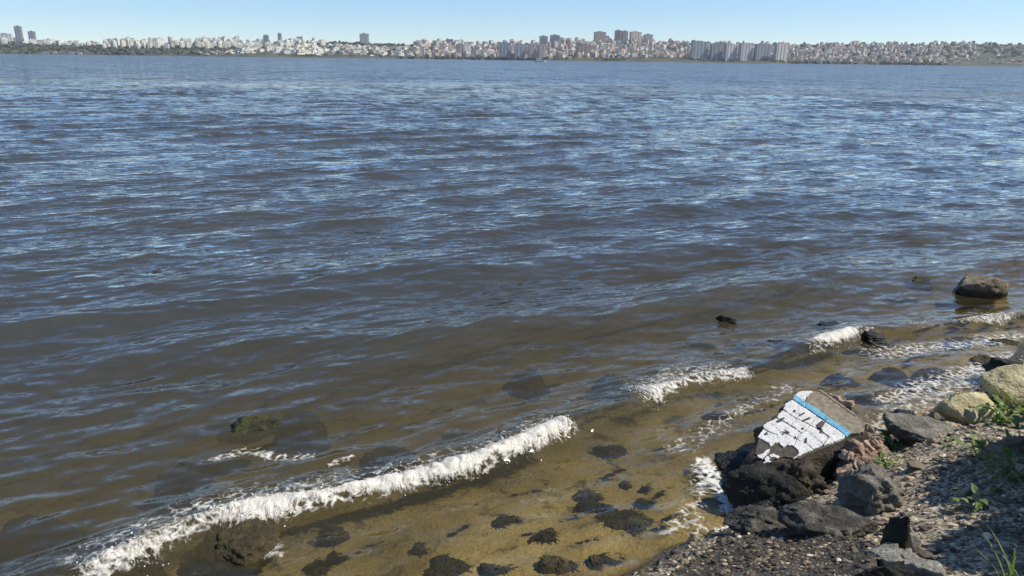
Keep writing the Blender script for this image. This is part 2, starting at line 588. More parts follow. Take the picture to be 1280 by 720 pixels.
# lacy foam: cell walls of a distorted voronoi plus speckle
lw = vadd(pos, centred(m.noise(pos, 5.0, 3, color=True), 0.22))
ve = m.voro(lw, 11.0, 'DISTANCE_TO_EDGE')
lace = m.math('SUBTRACT', 1.0, m.math('MULTIPLY', ve, 3.2), clamp=True)
fn = m.noise(pos, 16.0, 5, 0.68)
ff = m.math('ADD', m.math('MULTIPLY', fo, 1.25), m.math('ADD', m.math('MULTIPLY', m.math('SUBTRACT', lace, 0.5), 0.45), m.math('MULTIPLY', m.math('SUBTRACT', fn, 0.5), 1.3)))
ffac = m.math('MULTIPLY', m.rng(ff, 0.58, 1.12), m.rng(fo, 0.03, 0.2))
fbsdf = m.n('ShaderNodeBsdfDiffuse', {'Color': (0.70, 0.69, 0.63), 'Normal': m.bump(fn, 0.8, 0.03)})
mx3 = m.n('ShaderNodeMixShader', {0: ffac, 1: mx2.outputs[0], 2: fbsdf.outputs[0]})
m.put(m.out, 'Surface', mx3.outputs[0])
M['water'] = m.m
w_me = np_mesh('lake_water', np.column_stack([(WX + DX).ravel(), (WY + DY).ravel(), WZ.ravel()]), grid_faces(len(rows), NC), M['water'],
               attrs={'depth': depth.ravel(), 'foam': foam.ravel(), 'far': far_w.ravel()})
tag(link('lake_water', w_me), kind='structure')


def water_z(x, y):
    """height of the built water surface at a point"""
    r = int(np.clip(np.searchsorted(rows, y), 1, len(rows) - 2))
    c = int(np.clip((x / (rows[r] + 3.8) + 1) / 2 * (NC - 1), 1, NC - 2))
    return float(WZ[r, c])


# ------------------------------------------------------------------ far shore
D0, D1 = 2500.0, 3150.0
RX = [-200, 0, 60, 130, 200, 300, 380, 420, 480, 520, 600, 660, 700, 750, 790, 830, 900, 1000, 1100, 1200, 1280, 1500]
RH = [14, 14, 13, 11, 13, 16, 19, 19, 16, 17, 18, 18, 20, 24, 25, 22, 20, 22, 24, 26, 26, 24]


def col_x(px, d):
    """lateral metres at distance d for a picture column"""
    return (px - 643.6) / 967.0 * d


def ridge_h(px):
    return np.interp(px, RX, RH) / 990.0 * D1


def land_z(px, t):
    px = np.asarray(px, float)
    t = np.asarray(t, float)
    n = fbm(np.column_stack([px.ravel() * 0.02, t.ravel() * 3]), 4, 31).reshape(px.shape)
    base = 1.2 + ridge_h(px) * np.clip(t, 0, 1) ** 0.85 * (1 + 0.07 * n)
    back = np.clip(t - 1, 0, 1) * 60
    return np.where(t < 0, -1.0, base - back)


PXS = np.linspace(-260, 1560, 420)
TS = np.concatenate([[-0.06, -0.005], np.linspace(0, 1.25, 26)])
TP, TT = np.meshgrid(PXS, TS)
shore_wob = 30 * np.sin(TP * 0.013) + 18 * np.sin(TP * 0.05 + 1)
DD = D0 + shore_wob * np.clip(1 - TT, 0, 1) + TT * (D1 - D0)
HX = col_x(TP, DD)
HZ = land_z(TP, TT)
m = NT('far_hills')
p = m.pos()
c = m.ramp(m.noise(p, 0.012, 6, 0.65), [(0.36, (0.04, 0.05, 0.028)), (0.52, (0.07, 0.075, 0.045)), (0.66, (0.12, 0.11, 0.075)), (0.8, (0.24, 0.21, 0.16))])
m.principled(c, 0.95)
M['hills'] = m.m
tag(link('hills', np_mesh('hills', np.column_stack([HX.ravel(), DD.ravel(), HZ.ravel()]), grid_faces(len(TS), len(PXS)), M['hills'])), kind='structure')

m = NT('facade')
uv = m.n('ShaderNodeUVMap', uv_map='UVMap').outputs[0]
sx = m.n('ShaderNodeSeparateXYZ', {0: uv})
fu = m.math('FRACT', m.math('DIVIDE', sx.outputs[0], 3.4))
fv = m.math('FRACT', m.math('DIVIDE', sx.outputs[1], 3.0))
win = m.math('MULTIPLY', m.math('MULTIPLY', m.math('GREATER_THAN', fu, 0.30), m.math('LESS_THAN', fu, 0.80)),
             m.math('MULTIPLY', m.math('GREATER_THAN', fv, 0.30), m.math('LESS_THAN', fv, 0.82)))
vc = m.n('ShaderNodeVertexColor', layer_name='Col').outputs[0]
c = m.mix(win, vc, m.mix(0.5, vc, (0.07, 0.08, 0.10)))
m.principled(c, m.rng(win, 0, 1, 0.85, 0.25))
M['facade'] = m.m
m = NT('city_plain')
m.principled(m.n('ShaderNodeVertexColor', layer_name='Col').outputs[0], 0.85)
M['city_plain'] = m.m


class City:
    """collects box faces with colours and facade UVs"""

    def __init__(self):
        self.v, self.f, self.c, self.uv, self.mi = [], [], [], [], []

    def quad(self, pts, c, uvs=None, mi=1):
        b = len(self.v)
        self.v += [tuple(q) for q in pts]
        self.f.append(tuple(range(b, b + len(pts))))
        self.c.append(c)
        self.uv.append(uvs or [(0, 0)] * len(pts))
        self.mi.append(mi)

    def box(self, x0, x1, y0, y1, z0, z1, wall, roof, T=None, windows=True):
        T = T or (lambda q: q)
        A, B, C, D = (x0, y0), (x1, y0), (x1, y1), (x0, y1)
        for a, b in ((A, B), (B, C), (C, D), (D, A)):
            ln = math.hypot(b[0] - a[0], b[1] - a[1])
            self.quad([T((*a, z0)), T((*b, z0)), T((*b, z1)), T((*a, z1))], wall,
                      [(0, 0), (ln, 0), (ln, z1 - z0), (0, z1 - z0)], 0 if windows else 1)
        self.quad([T((*A, z1)), T((*B, z1)), T((*C, z1)), T((*D, z1))], roof)

    def hip(self, x0, x1, y0, y1, z, h, c, T=None):
        T = T or (lambda q: q)
        o = 0.5
        x0, x1, y0, y1 = x0 - o, x1 + o, y0 - o, y1 + o
        k = min(x1 - x0, y1 - y0) * 0.45
        e, f = T((x0 + k, (y0 + y1) / 2, z + h)), T((x1 - k, (y0 + y1) / 2, z + h))
        a, b, cc, d = T((x0, y0, z)), T((x1, y0, z)), T((x1, y1, z)), T((x0, y1, z))
        self.quad([a, b, f, e], c)
        self.quad([b, cc, f], c)
        self.quad([cc, d, e, f], c)
        self.quad([d, a, e], c)

    def mesh(self, name):
        me = bpy.data.meshes.new(name)
        me.from_pydata(self.v, [], self.f)
        ca = me.color_attributes.new('Col', 'FLOAT_COLOR', 'CORNER')
        ul = me.uv_layers.new(name='UVMap')
        cs, us = [], []
        for f, c, u in zip(self.f, self.c, self.uv):
            for q in u:
                cs += [*c, 1.0]
                us += [*q]
        ca.data.foreach_set('color', np.array(cs, np.float32))
        ul.data.foreach_set('uv', np.array(us, np.float32))
        me.materials.append(M['facade'])
        me.materials.append(M['city_plain'])
        me.polygons.foreach_set('material_index', np.array(self.mi, np.int32))
        me.update()
        return me


WHITE = [(0.78, 0.76, 0.70), (0.72, 0.71, 0.67), (0.80, 0.75, 0.65)]
MIXED = [(0.70, 0.66, 0.60), (0.62, 0.54, 0.47), (0.55, 0.42, 0.36), (0.60, 0.58, 0.56), (0.45, 0.38, 0.35), (0.74, 0.70, 0.62),
         (0.66, 0.52, 0.46), (0.36, 0.36, 0.38), (0.58, 0.55, 0.48), (0.5, 0.5, 0.52), (0.30, 0.27, 0.26), (0.78, 0.74, 0.68), (0.72, 0.62, 0.55)]
ROOFS = [(0.20, 0.11, 0.08), (0.25, 0.15, 0.11), (0.30, 0.29, 0.28), (0.16, 0.13, 0.12), (0.36, 0.33, 0.30)]


def one_building(C, w, d, h, wall, roof, style, T=None):
    C.box(-w / 2, w / 2, -d / 2, d / 2, -6, h, wall, roof, T)
    if style == 0:
        C.hip(-w / 2, w / 2, -d / 2, d / 2, h + 0.02, 2.6, roof, T)
    else:
        C.box(-w * 0.18, w * 0.12, -d * 0.2, d * 0.2, h + 0.02, h + 2.8, tuple(q * 0.85 for q in wall), roof, T, False)
        # balcony stack on the lake side
        for k in range(1, int(h // 3)):
            C.box(-w * 0.30, -w * 0.02, -d / 2 - 1.3, -d / 2 - 0.01, k * 3.0, k * 3.0 + 1.0, tuple(min(0.85, q * 1.08) for q in wall), wall, T, False)


KIND_LABEL = {
    'white': ('apartment block on the ridge above the dark wooded shore', 'white apartment blocks on the ridge'),
    'low': ('small building at the foot of the low wooded ridge across the lake', 'small buildings below the wooded ridge'),
    'dense': ('multi-storey building in the crowded hillside city across the lake', 'buildings of the crowded hillside city'),
    'east': ('small building on the densely built slope with dark trees between the houses', 'buildings of the long even slope'),
}
spec = []
for _ in range(2900):
    px = random.uniform(-60, 1340)
    t = random.random() ** 1.25
    if px < 130:
        if random.random() < 0.85:
            continue
        k, t = 'white', random.uniform(0.72, 1.0)
        w, h = random.uniform(12, 24), random.uniform(8, 18)
    elif px < 300:
        if random.random() < 0.25:
            k, t = 'low', random.uniform(0.02, 0.15)
            if px < 250:
                continue
            w, h = random.uniform(12, 22), random.uniform(5, 10)
        elif random.random() < 0.55:
            continue
        else:
            k, t = 'white', random.uniform(0.45, 1.0)
            w, h = random.uniform(10, 17), random.uniform(17, 29)
    elif px < 405:
        if random.random() < 0.4:
            continue
        k, t = ('white', random.uniform(0.3, 1)) if random.random() < 0.6 else ('low', random.uniform(0.02, 0.3))
        w, h = random.uniform(12, 24), random.uniform(8, 20)
    elif px < 520:
        if random.random() < 0.45:
            continue
        k, t = 'low', random.uniform(0.0, 0.62)
        w, h = random.uniform(10, 22), random.uniform(6, 13)
    elif px < 985:
        k = 'dense'
        w, h = random.uniform(9, 19), random.uniform(9, 22)
    else:
        k = 'east'
        if px > 1215 and random.random() < 0.8:
            continue
        w, h = random.uniform(8, 16), random.uniform(7, 14)
    spec.append((px, t, k, w, h))
# larger in the picture first: nearer and taller
spec.sort(key=lambda q: -(q[3] * q[4]) / (D0 + q[1] * (D1 - D0)) ** 2)
rest = City()
for i, (px, t, k, w, h) in enumerate(spec):
    dist = D0 + 40 + t * (D1 - D0 - 40)
    x = float(col_x(px, dist))
    z = float(land_z(np.array([px]), np.array([t]))[0])
    rz = random.uniform(-0.1, 1.15)
    wall = random.choice(WHITE if k in ('white', 'low') else MIXED)
    cname = 'dark' if max(wall) < 0.4 else 'white' if min(wall) > 0.6 else 'pink' if wall[0] - wall[2] > 0.16 else 'beige' if wall[0] - wall[2] > 0.06 else 'grey'
    g = random.uniform(0.88, 1.08)
    wall = tuple(min(0.82, (q * g * 1.1 + 0.03) * k_) for q, k_ in zip(wall, (1.05, 1.0, 0.90)))  # walls lifted and warmed to carry sunlight and haze in their colour
    roof = random.choice(ROOFS)
    d = w * random.uniform(0.6, 0.95)
    style = 0 if random.random() < (0.2 if k == 'white' else 0.5) else 1
    if i < 265:
        C = City()
        one_building(C, w, d, h, wall, roof, style)
        o = link('apartment_building', C.mesh('apartment_building'))
        o.location = (x, dist, z)
        o.rotation_euler = (0, 0, rz)
        tag(o, '%s %s %s' % (cname, 'hip-roofed' if style == 0 else 'flat-roofed', KIND_LABEL[k][0]), 'building', KIND_LABEL[k][1])
    else:
        c_, s_ = math.cos(rz), math.sin(rz)
        one_building(rest, w, d, h, wall, roof, style, lambda q: (x + q[0] * c_ - q[1] * s_, dist + q[0] * s_ + q[1] * c_, z + q[2]))
tag(link('distant_buildings', rest.mesh('distant_buildings')), 'mass of small pale buildings filling the gaps of the far hillside city', 'buildings', kind='stuff')


def t_for(px, py):
    """slope position whose ground shows at picture row py"""
    ts = np.linspace(0, 1, 60)
    zz_ = land_z(np.full(60, px), ts)
    hor = 66.0 + px * 16 / 1280.0
    rows_ = hor - (zz_ - CAM_H) / (D0 + 40 + ts * (D1 - D0 - 40)) * 1012.0
    return float(ts[np.argmin(np.abs(rows_ - py))])


def landmark(name, x0, x1, y0, y1, wall, band, nb_, label, depth_=16.0, roofbox=True):
    pxm = (x0 + x1) / 2
    t = t_for(pxm, y1)
    dist = D0 + 30 + t * (D1 - D0 - 40)
    k = dist / F_PX
    w, h = (x1 - x0) * dist / 967.0, (y1 - y0) * dist / 1012.0
    z = float(land_z(np.array([pxm]), np.array([t]))[0])
    rz = random.uniform(0.2, 0.42)
    w = w / (math.cos(rz) + 0.35 * math.sin(rz))
    depth_ = min(depth_, w * 0.7)
    wall = tuple(min(0.8, q * 1.08 + 0.04) for q in wall)  # lightened in colour to make up for shaded facades and haze
    band = tuple((q * 1.2 + 0.06) * 0.5 + w_ * 0.45 for q, w_ in zip(band, wall))
    wall = tuple(0.55 * q + 0.45 * w_ for q, w_ in zip(wall, (0.46, 0.41, 0.35)))
    e = tag(empty(name, (float(col_x(pxm, dist)), dist, z), rz), label, 'building')
    C = City()
    C.box(-w / 2, w / 2, -depth_ / 2, depth_ / 2, -8, h, wall, wall)
    link('wall', C.mesh('wall'), e)
    C = City()
    C.box(-w / 2 - 0.4, w / 2 + 0.4, -depth_ / 2 - 0.4, depth_ / 2 + 0.4, h + 0.02, h + 1.4, tuple(q * 0.8 for q in wall), (0.2, 0.19, 0.18), None, False)
    r_ = link('roof', C.mesh('roof'), e)
    if roofbox:
        C = City()
        C.box(-w * 0.2, w * 0.15, -depth_ * 0.25, depth_ * 0.25, h + 1.42, h + 4.5, tuple(q * 0.75 for q in wall), (0.2, 0.19, 0.18), None, False)
        link('stair_head', C.mesh('stair_head'), r_)
    bw = w / (nb_ * 2 + 1)
    for j in range(nb_):
        C = City()
        xa = -w / 2 + bw * (2 * j + 1)
        C.box(xa, xa + bw, -depth_ / 2 - 0.9, -depth_ / 2 - 0.01, 2.5, h - 1.5, band, band, None, False)
        link('window_bay', C.mesh('window_bay'), e)
    return e


SLATE, GLASS = (0.16, 0.19, 0.24), (0.07, 0.10, 0.16)
landmark('tower_block', 24, 32, 34, 53, (0.20, 0.22, 0.27), (0.30, 0.33, 0.38), 2, 'taller dark slate tower of the pair on the low ridge')
landmark('tower_block', 40, 48, 40, 53, (0.20, 0.22, 0.27), (0.30, 0.33, 0.38), 2, 'shorter dark slate tower of the pair on the low ridge')
landmark('apartment_slab', 2, 18, 43, 53, (0.78, 0.76, 0.72), (0.6, 0.6, 0.6), 3, 'long white block on the ridge beside the taller slate tower')
landmark('tower_block', 331, 338, 45, 59, (0.24, 0.26, 0.28), (0.12, 0.14, 0.18), 2, 'narrow grey tower between white blocks on the slope')
landmark('tower_block', 349, 354, 42, 52, (0.30, 0.31, 0.33), (0.14, 0.15, 0.18), 1, 'slim grey tower standing among white blocks on the crest')
landmark('tower_block', 451, 462, 43, 55, (0.30, 0.33, 0.36), (0.16, 0.18, 0.22), 2, 'lone blue-grey tower standing clear of the tree-lined ridge')
landmark('apartment_slab', 571, 577, 56, 72, (0.18, 0.17, 0.17), (0.3, 0.29, 0.28), 1, 'thin dark block beside a broad white one near the shore')
landmark('apartment_slab', 578, 588, 56, 72, (0.75, 0.72, 0.68), (0.5, 0.5, 0.5), 2, 'broad white block beside a thin dark one near the shore')
landmark('apartment_slab', 623, 639, 54, 74, (0.40, 0.43, 0.48), (0.12, 0.16, 0.24), 3, 'tall blue-grey block with dark window bays at the waterside')
landmark('apartment_slab', 643, 656, 56, 75, (0.42, 0.42, 0.44), (0.2, 0.22, 0.26), 2, 'grey waterside block next to the pink slabs')
landmark('apartment_slab', 660, 670, 56, 75, (0.58, 0.44, 0.42), (0.30, 0.26, 0.28), 2, 'pink slab block with grey bays at the waterside')
landmark('apartment_slab', 672, 682, 57, 75, (0.55, 0.42, 0.41), (0.28, 0.25, 0.28), 2, 'slightly lower pink slab block at the waterside')
landmark('office_block', 674, 684, 46, 59, (0.25, 0.28, 0.33), (0.07, 0.09, 0.13), 2, 'dark blue glass office block, wider of two on the hilltop')
landmark('office_block', 687, 699, 45, 59, (0.22, 0.27, 0.34), (0.06, 0.08, 0.13), 3, 'dark blue glass office block, taller of two on the hilltop')
landmark('apartment_slab', 720, 746, 57, 69, (0.24, 0.17, 0.15), (0.12, 0.10, 0.10), 4, 'long dark brown block half way up the central hill')
landmark('apartment_slab', 741, 756, 41, 55, (0.36, 0.30, 0.27), (0.18, 0.16, 0.16), 3, 'brown block with dark bays on the shoulder of the highest hill')
landmark('tower_block', 767, 775, 39, 54, (0.24, 0.20, 0.18), (0.10, 0.09, 0.09), 2, 'dark brown tower on top of the highest hill')
landmark('tower_block', 776, 783, 40, 54, (0.32, 0.27, 0.24), (0.14, 0.12, 0.12), 1, 'brown tower with a single window bay on the highest hill')
landmark('apartment_slab', 785, 800, 41, 55, (0.62, 0.54, 0.42), (0.26, 0.23, 0.2), 3, 'cream block beside the brown towers on the highest hill')
landmark('apartment_slab', 803, 814, 44, 54, (0.40, 0.37, 0.34), (0.15, 0.14, 0.14), 2, 'grey block falling away from the highest hill')
landmark('apartment_slab', 862, 884, 53, 77, (0.40, 0.43, 0.42), (0.17, 0.21, 0.23), 4, 'tall grey-green waterside slab with four window bays')
landmark('tower_block', 886, 902, 55, 77, (0.30, 0.33, 0.34), (0.12, 0.15, 0.17), 2, 'dark grey waterside slab, narrowest of the tall row')
landmark('apartment_slab', 903, 920, 56, 78, (0.66, 0.61, 0.57), (0.40, 0.38, 0.38), 3, 'tall beige waterside slab next to the narrow dark grey one')
landmark('apartment_slab', 921, 939, 55, 78, (0.55, 0.53, 0.50), (0.30, 0.32, 0.33), 3, 'tall greyish waterside slab between the beige and the blue ones')
landmark('apartment_slab', 940, 963, 56, 78, (0.28, 0.32, 0.38), (0.09, 0.11, 0.15), 4, 'wide dark blue waterside slab beside the cream one')
landmark('apartment_slab', 965, 983, 55, 79, (0.66, 0.61, 0.53), (0.48, 0.44, 0.38), 3, 'cream waterside slab at the end of the tall row')
landmark('shed', 54, 70, 65.2, 67.5, (0.75, 0.75, 0.75), (0.6, 0.6, 0.6), 3, 'long low white shed at the foot of the scrubby ridge', 10, False)
landmark('shed', 88, 102, 65.4, 67.7, (0.75, 0.75, 0.75), (0.6, 0.6, 0.6), 2, 'shorter low white shed at the foot of the scrubby ridge', 10, False)

# cream earth cutting on the far slope
cut_px = np.linspace(372, 402, 14)
CP, CT = np.meshgrid(cut_px, np.linspace(0.06, 0.8, 10))
CT = CT * (1 - 0.5 * ((CP - 383) / 20) ** 2)
cd = D0 + CT * (D1 - D0) - 14
m = NT('bare_earth')
m.principled(m.ramp(m.noise(m.pos(), 0.06, 5), [(0.3, (0.50, 0.43, 0.30)), (0.7, (0.68, 0.62, 0.48))]), 0.95)
tag(link('earth_cutting', np_mesh('earth_cutting', np.column_stack([col_x(CP, cd).ravel(), cd.ravel(), (land_z(CP, CT) + 2.5).ravel()]), grid_faces(10, 14), m.m)), kind='structure')

# tree belts of the far shore: reads as one mass
m = NT('far_foliage')
c = m.ramp(m.noise(m.pos(), 0.05, 4), [(0.3, (0.045, 0.058, 0.034)), (0.7, (0.10, 0.11, 0.065))])
m.principled(c, 0.95)
iv, iff = ico(2)
vs, fs, nb_v = [], [], 0
for _ in range(2300):
    px = random.uniform(-120, 1400)
    u = random.random()
    if px < 300:
        t = random.uniform(0, 0.7) if u < 0.8 else random.uniform(0.8, 1.02)
    elif 390 < px < 500:
        t = random.uniform(0.75, 1.05) if u < 0.6 else random.uniform(0, 0.5)
    elif px > 1180:
        t = random.random()
    else:
        t = random.uniform(-0.0, 0.02) if u < 0.35 else random.random()
        if random.random() < 0.35:
            continue
    dist = D0 + 12 + t * (D1 - D0 - 20)
    r_ = random.uniform(2.5, 6.0)
    z = float(land_z(np.array([px]), np.array([t]))[0])
    v = iv * (1 + 0.35 * rng.normal(0, 1, (len(iv), 1)).clip(-1, 1)) * [r_ * 1.3, r_, r_ * random.uniform(0.7, 1.2)] + [col_x(px, dist), dist, z + r_ * 0.6]
    vs.append(v)
    fs.append(iff + nb_v)
    nb_v += len(iv)
tag(link('distant_trees', np_mesh('distant_trees', np.vstack(vs), np.vstack(fs), m.m, False)), 'dark belts of trees along the far shore and between the buildings', 'trees', kind='stuff')

# a motor boat out on the lake
bp = at(675, 77.6)
boat = tag(empty('motor_boat', (bp.x, bp.y, 0.0), R(4)), 'small white motor boat out on the lake before the pink slabs', 'boat')
m = NT('boat_white')
m.principled((0.8, 0.8, 0.78), 0.3)
hull = []
for i, xx in enumerate(np.linspace(-7.5, 8, 12)):
    k = max(0.03, 1 - max(0, (xx - 1) / 7.2) ** 2)
    hull += [(xx, -1.9 * k, 1.5 + 0.05 * i), (xx, -1.3 * k, -0.4), (xx, 1.3 * k, -0.4), (xx, 1.9 * k, 1.5 + 0.05 * i)]
hf = []
for i in range(11):
    for j in range(4):
        a, b = i * 4 + j, i * 4 + (j + 1) % 4
        hf.append((a, b, b + 4, a + 4))
link('hull', np_mesh('hull', hull, hf, m.m, False), boat)
C = City()
C.box(-4.5, 2.5, -1.4, 1.4, 1.6, 3.4, (0.8, 0.8, 0.78), (0.75, 0.75, 0.75), None, False)
cab = link('cabin', C.mesh('cabin'), boat)
C = City()
C.box(-4.0, 2.0, -1.46, -1.41, 2.3, 3.0, (0.05, 0.06, 0.08), (0.05, 0.06, 0.08), None, False)
link('cabin_window', C.mesh('cabin_window'), cab)
C = City()
C.box(-3.0, 1.0, -1.1, 1.1, 3.42, 4.6, (0.8, 0.8, 0.78), (0.7, 0.7, 0.7), None, False)
link('flybridge', C.mesh('flybridge'), boat)


# ------------------------------------------------------------------ stones
def rock_mesh(name, size, seed, mat, sub=5, cuts=9, rough=0.16, flat=0.0, soft=False):
    v, f = ico(sub)
    v = v.copy()
    r = np.random.default_rng(seed)
    for _ in range(cuts):
        n = r.normal(0, 1, 3)
        n[2] = abs(n[2]) * 0.8
        n /= np.linalg.norm(n)
        c_ = r.uniform(0.38, 0.74)
        d = v @ n
        v = v - np.outer(np.maximum(d - c_, 0) * 0.93, n)
    if flat:
        d = v[:, 2]
        v[:, 2] = np.minimum(d, flat + 0.05 * fbm(v * 3, 2, seed))
    v = v * r.uniform(0.95, 1.1)
    n_ = v / (np.linalg.norm(v, axis=1, keepdims=True) + 1e-6)
    v = v + n_ * (rough * fbm(v * 1.7 + seed, 4, seed) - (0.0 if soft else 1.5) * rough * (0.22 - np.minimum(np.abs(fbm(v * 1.5 + seed * 3, 3, seed + 4)), 0.22)) + 0.7 * rough * np.abs(fbm(v * 3.4 + seed, 4, seed + 14)) + rough * 0.6 * fbm(v * 5 + seed, 4, seed + 9, 0.6))[:, None]
    v = v * (np.array(size) / 2)
    return np_mesh(name, v, f, mat)


def rock(name, label, cx, cy, w, h, mat, z=None, dep=0.8, seed=1, rz=0.0, tilt=(0, 0), sub=5, cuts=12, rough=0.15, sink=0.3, flat=0.0, cat='rock', group=None):
    """a stone whose foot shows at picture point (cx, cy); w, h its picture width and height"""
    P = hit(cx, cy) if z is None else at(cx, cy, z)
    dist = (P - Vector((0, 0, CAM_H))).length
    k = dist / F_PX
    W, Hh = w * k, h * k
    el = math.asin((CAM_H - P.z) / dist)
    D = W * dep
    # visible height = H cos(el) + D sin(el)
    H_ = max(0.25 * W, (Hh - D * math.sin(el) * 0.8) / math.cos(el)) if z is None else Hh
    hd = Vector((P.x, P.y, 0)).normalized()
    me = rock_mesh(name, (W, D, H_ * (1 + sink) * 1.25), seed, M[mat], sub, cuts, rough, flat)
    o = link(name, me)
    o.location = (P.x + hd.x * D * 0.42, P.y + hd.y * D * 0.42, P.z + H_ * (1 + sink) * 0.5 - H_ * sink)
    o.rotation_euler = (tilt[0], tilt[1], rz - math.atan2(hd.x, hd.y))
    tag(o, label, cat, group)
    return o


rock('boulder', 'rounded brown boulder standing clear in open water', 1217, 371, 58, 24, 'rock_brown', z=-0.02, dep=0.8, seed=4, cuts=5, rough=0.10)
rock('rock', 'low wave-washed stone just breaking the water beside the rounded boulder', 1150, 360, 34, 12, 'rock_algae', z=-0.03, dep=0.8, seed=14)
rock('rock', 'small dark weed-covered stone breaking the surface alone', 908, 409, 36, 9, 'rock_algae', z=-0.02, dep=0.8, seed=15)
rock('rock', 'dark stone with foam running off its side', 1092, 432, 42, 15, 'rock_black', z=-0.03, dep=0.7, seed=16)
rock('rock', 'flat black stone awash behind the foam-covered stone', 1040, 416, 50, 9, 'rock_black', z=0.0, dep=0.6, seed=17)
rock('rock', 'dark stone awash below the foaming crest', 990, 440, 62, 10, 'rock_black', z=0.0, dep=0.6, seed=18)
rock('rock', 'mossy brown stone rising from brown water with a dark wet foot', 310, 549, 70, 20, 'rock_algae', z=-0.05, dep=0.6, seed=6, cuts=6)
rock('rock', 'brown weedy stone with surf breaking over its back', 297, 716, 86, 28, 'rock_weedy', z=-0.10, dep=0.9, seed=58, cuts=4, rough=0.26)

SUNK = [(366, 522, 74, -0.0, 'weedy stone just under the surface behind the mossy stone'),
        (478, 568, 84, 0.03, 'dark sunken stone with a pale streak of foam at its side'),
        (215, 600, 80, -0.05, 'dim sunken stone in brown water behind the surf'),
        (20, 668, 120, -0.005, 'large dark sunken stone in deep brown water'),
        (140, 690, 105, 0.02, 'dark sunken stone close behind the surf'),
        (764, 556, 44, -0.07, 'round dark stone under clear water beneath the unbroken crest'),
        (736, 618, 40, -0.06, 'narrow upright dark stone on the golden sand'),
        (782, 668, 74, -0.05, 'long black stone on the sand near the wash'),
        (752, 640, 60, -0.06, 'olive stone touching the long black stone'),
        (809, 628, 28, -0.05, 'small black stone beside the foam-laced wash'),
        (786, 597, 20, -0.05, 'very small dark stone on bare sand, upper one of two'),
        (806, 606, 16, -0.05, 'tiny dark stone on bare sand, lower one of two'),
        (690, 720, 70, -0.04, 'black weedy stone close under the bank'),
        (684, 678, 46, -0.06, 'dark stone in the weedy middle of the shallows'),
        (742, 716, 60, -0.04, 'brown weedy stone beside the black one under the bank'),
        (630, 655, 44, -0.07, 'olive sunken stone just inside the surf'),
        (560, 716, 90, -0.05, 'broad dark weedy stone in the shallows'),
        (620, 716, 40, -0.04, 'small black stone next to the broad weedy stone'),
        (388, 704, 34, -0.07, 'dark stone on sand inside the surf, bigger of a pair'),
        (412, 686, 22, -0.07, 'dark stone on sand inside the surf, smaller of a pair'),
        (410, 660, 40, -0.08, 'dark stone half under the surf line'),
        (520, 680, 26, -0.07, 'faint small stone on the bare golden sand'),
        (900, 520, 40, -0.10, 'dim stone under the brown water behind the painted rubble'),
        (770, 470, 54, 0.0, 'dim stone showing as a dark patch in open brown water'),
        (660, 460, 60, -0.02, 'faint dark patch of a stone in deeper brown water'),
        (1085, 505, 60, -0.08, 'black stone awash beyond the brick end of the rubble'),
        (1185, 470, 66, 0.01, 'black stone awash beyond the flat dark slab, broadest of its cluster'),
        (1232, 452, 50, 0.02, 'black stone awash close behind the waterline stone'),
        (1125, 468, 50, -0.01, 'dim dark stone in the wash beyond the brick end'),
        (1055, 470, 44, -0.03, 'dim brown stone between foam and rubble'),
        (1215, 428, 44, 0.0, 'dark stone just under the thin broken foam'),
        (1262, 432, 40, 0.0, 'dark stone under the end of the thin broken foam'),
        (1150, 492, 60, -0.07, 'black stone awash before the yellow rocks')]
for i, (px, py, w, z, lab) in enumerate(SUNK):
    P = at(px, py, z)
    k = (P - Vector((0, 0, CAM_H))).length / F_PX
    W = w * k
    g = ground_at(P.x, P.y)
    z = max(z - 0.03, g + 0.045)
    hh = max(0.10, (z - g) * 2 + 0.10)
    o = link('sunken_stone', rock_mesh('sunken_stone', (W, W * random.uniform(0.65, 1.0), hh), 40 + i, M['rock_sunken' if i % 3 else 'rock_weedy'], 4, 3, 0.22, soft=True))
    o.location = (P.x, P.y + W * 0.25, z - hh / 2)
    o.rotation_euler = (0, 0, random.uniform(-0.5, 0.5))
    tag(o, lab, 'stone')
    # weed growing from the stone, waving in the wash
    rw = np.random.default_rng(900 + i)
    vv, ff, k0 = [], [], 0
    bz = np.array([v_.co[:] for v_ in o.data.vertices])
    for q in bz[rw.choice(len(bz), int(120 + 500 * W))]:
        if q[2] < -hh * 0.25:
            continue
        L = rw.uniform(0.02, 0.06)
        a_ = rw.normal(-0.9, 0.7)
        dx, dy = math.cos(a_) * L, math.sin(a_) * L
        w_ = rw.uniform(0.002, 0.006)
        nx_, ny_ = -math.sin(a_) * w_, math.cos(a_) * w_
        up = rw.uniform(0.0, 0.012)
        vv += [(q[0] - nx_, q[1] - ny_, q[2]), (q[0] + nx_, q[1] + ny_, q[2]), (q[0] + dx * 0.6 + nx_, q[1] + dy * 0.6 + ny_, q[2] + up), (q[0] + dx, q[1] + dy, q[2] + up * 0.6), (q[0] + dx * 0.6 - nx_, q[1] + dy * 0.6 - ny_, q[2] + up)]
        ff += [(k0, k0 + 1, k0 + 2), (k0, k0 + 2, k0 + 4), (k0 + 4, k0 + 2, k0 + 3)]
        k0 += 5
    wd_ = link('weed_fringe', np_mesh('weed_fringe', vv, ff, M['rock_weedy'], False), o)
    wd_['kind'] = 'stuff'

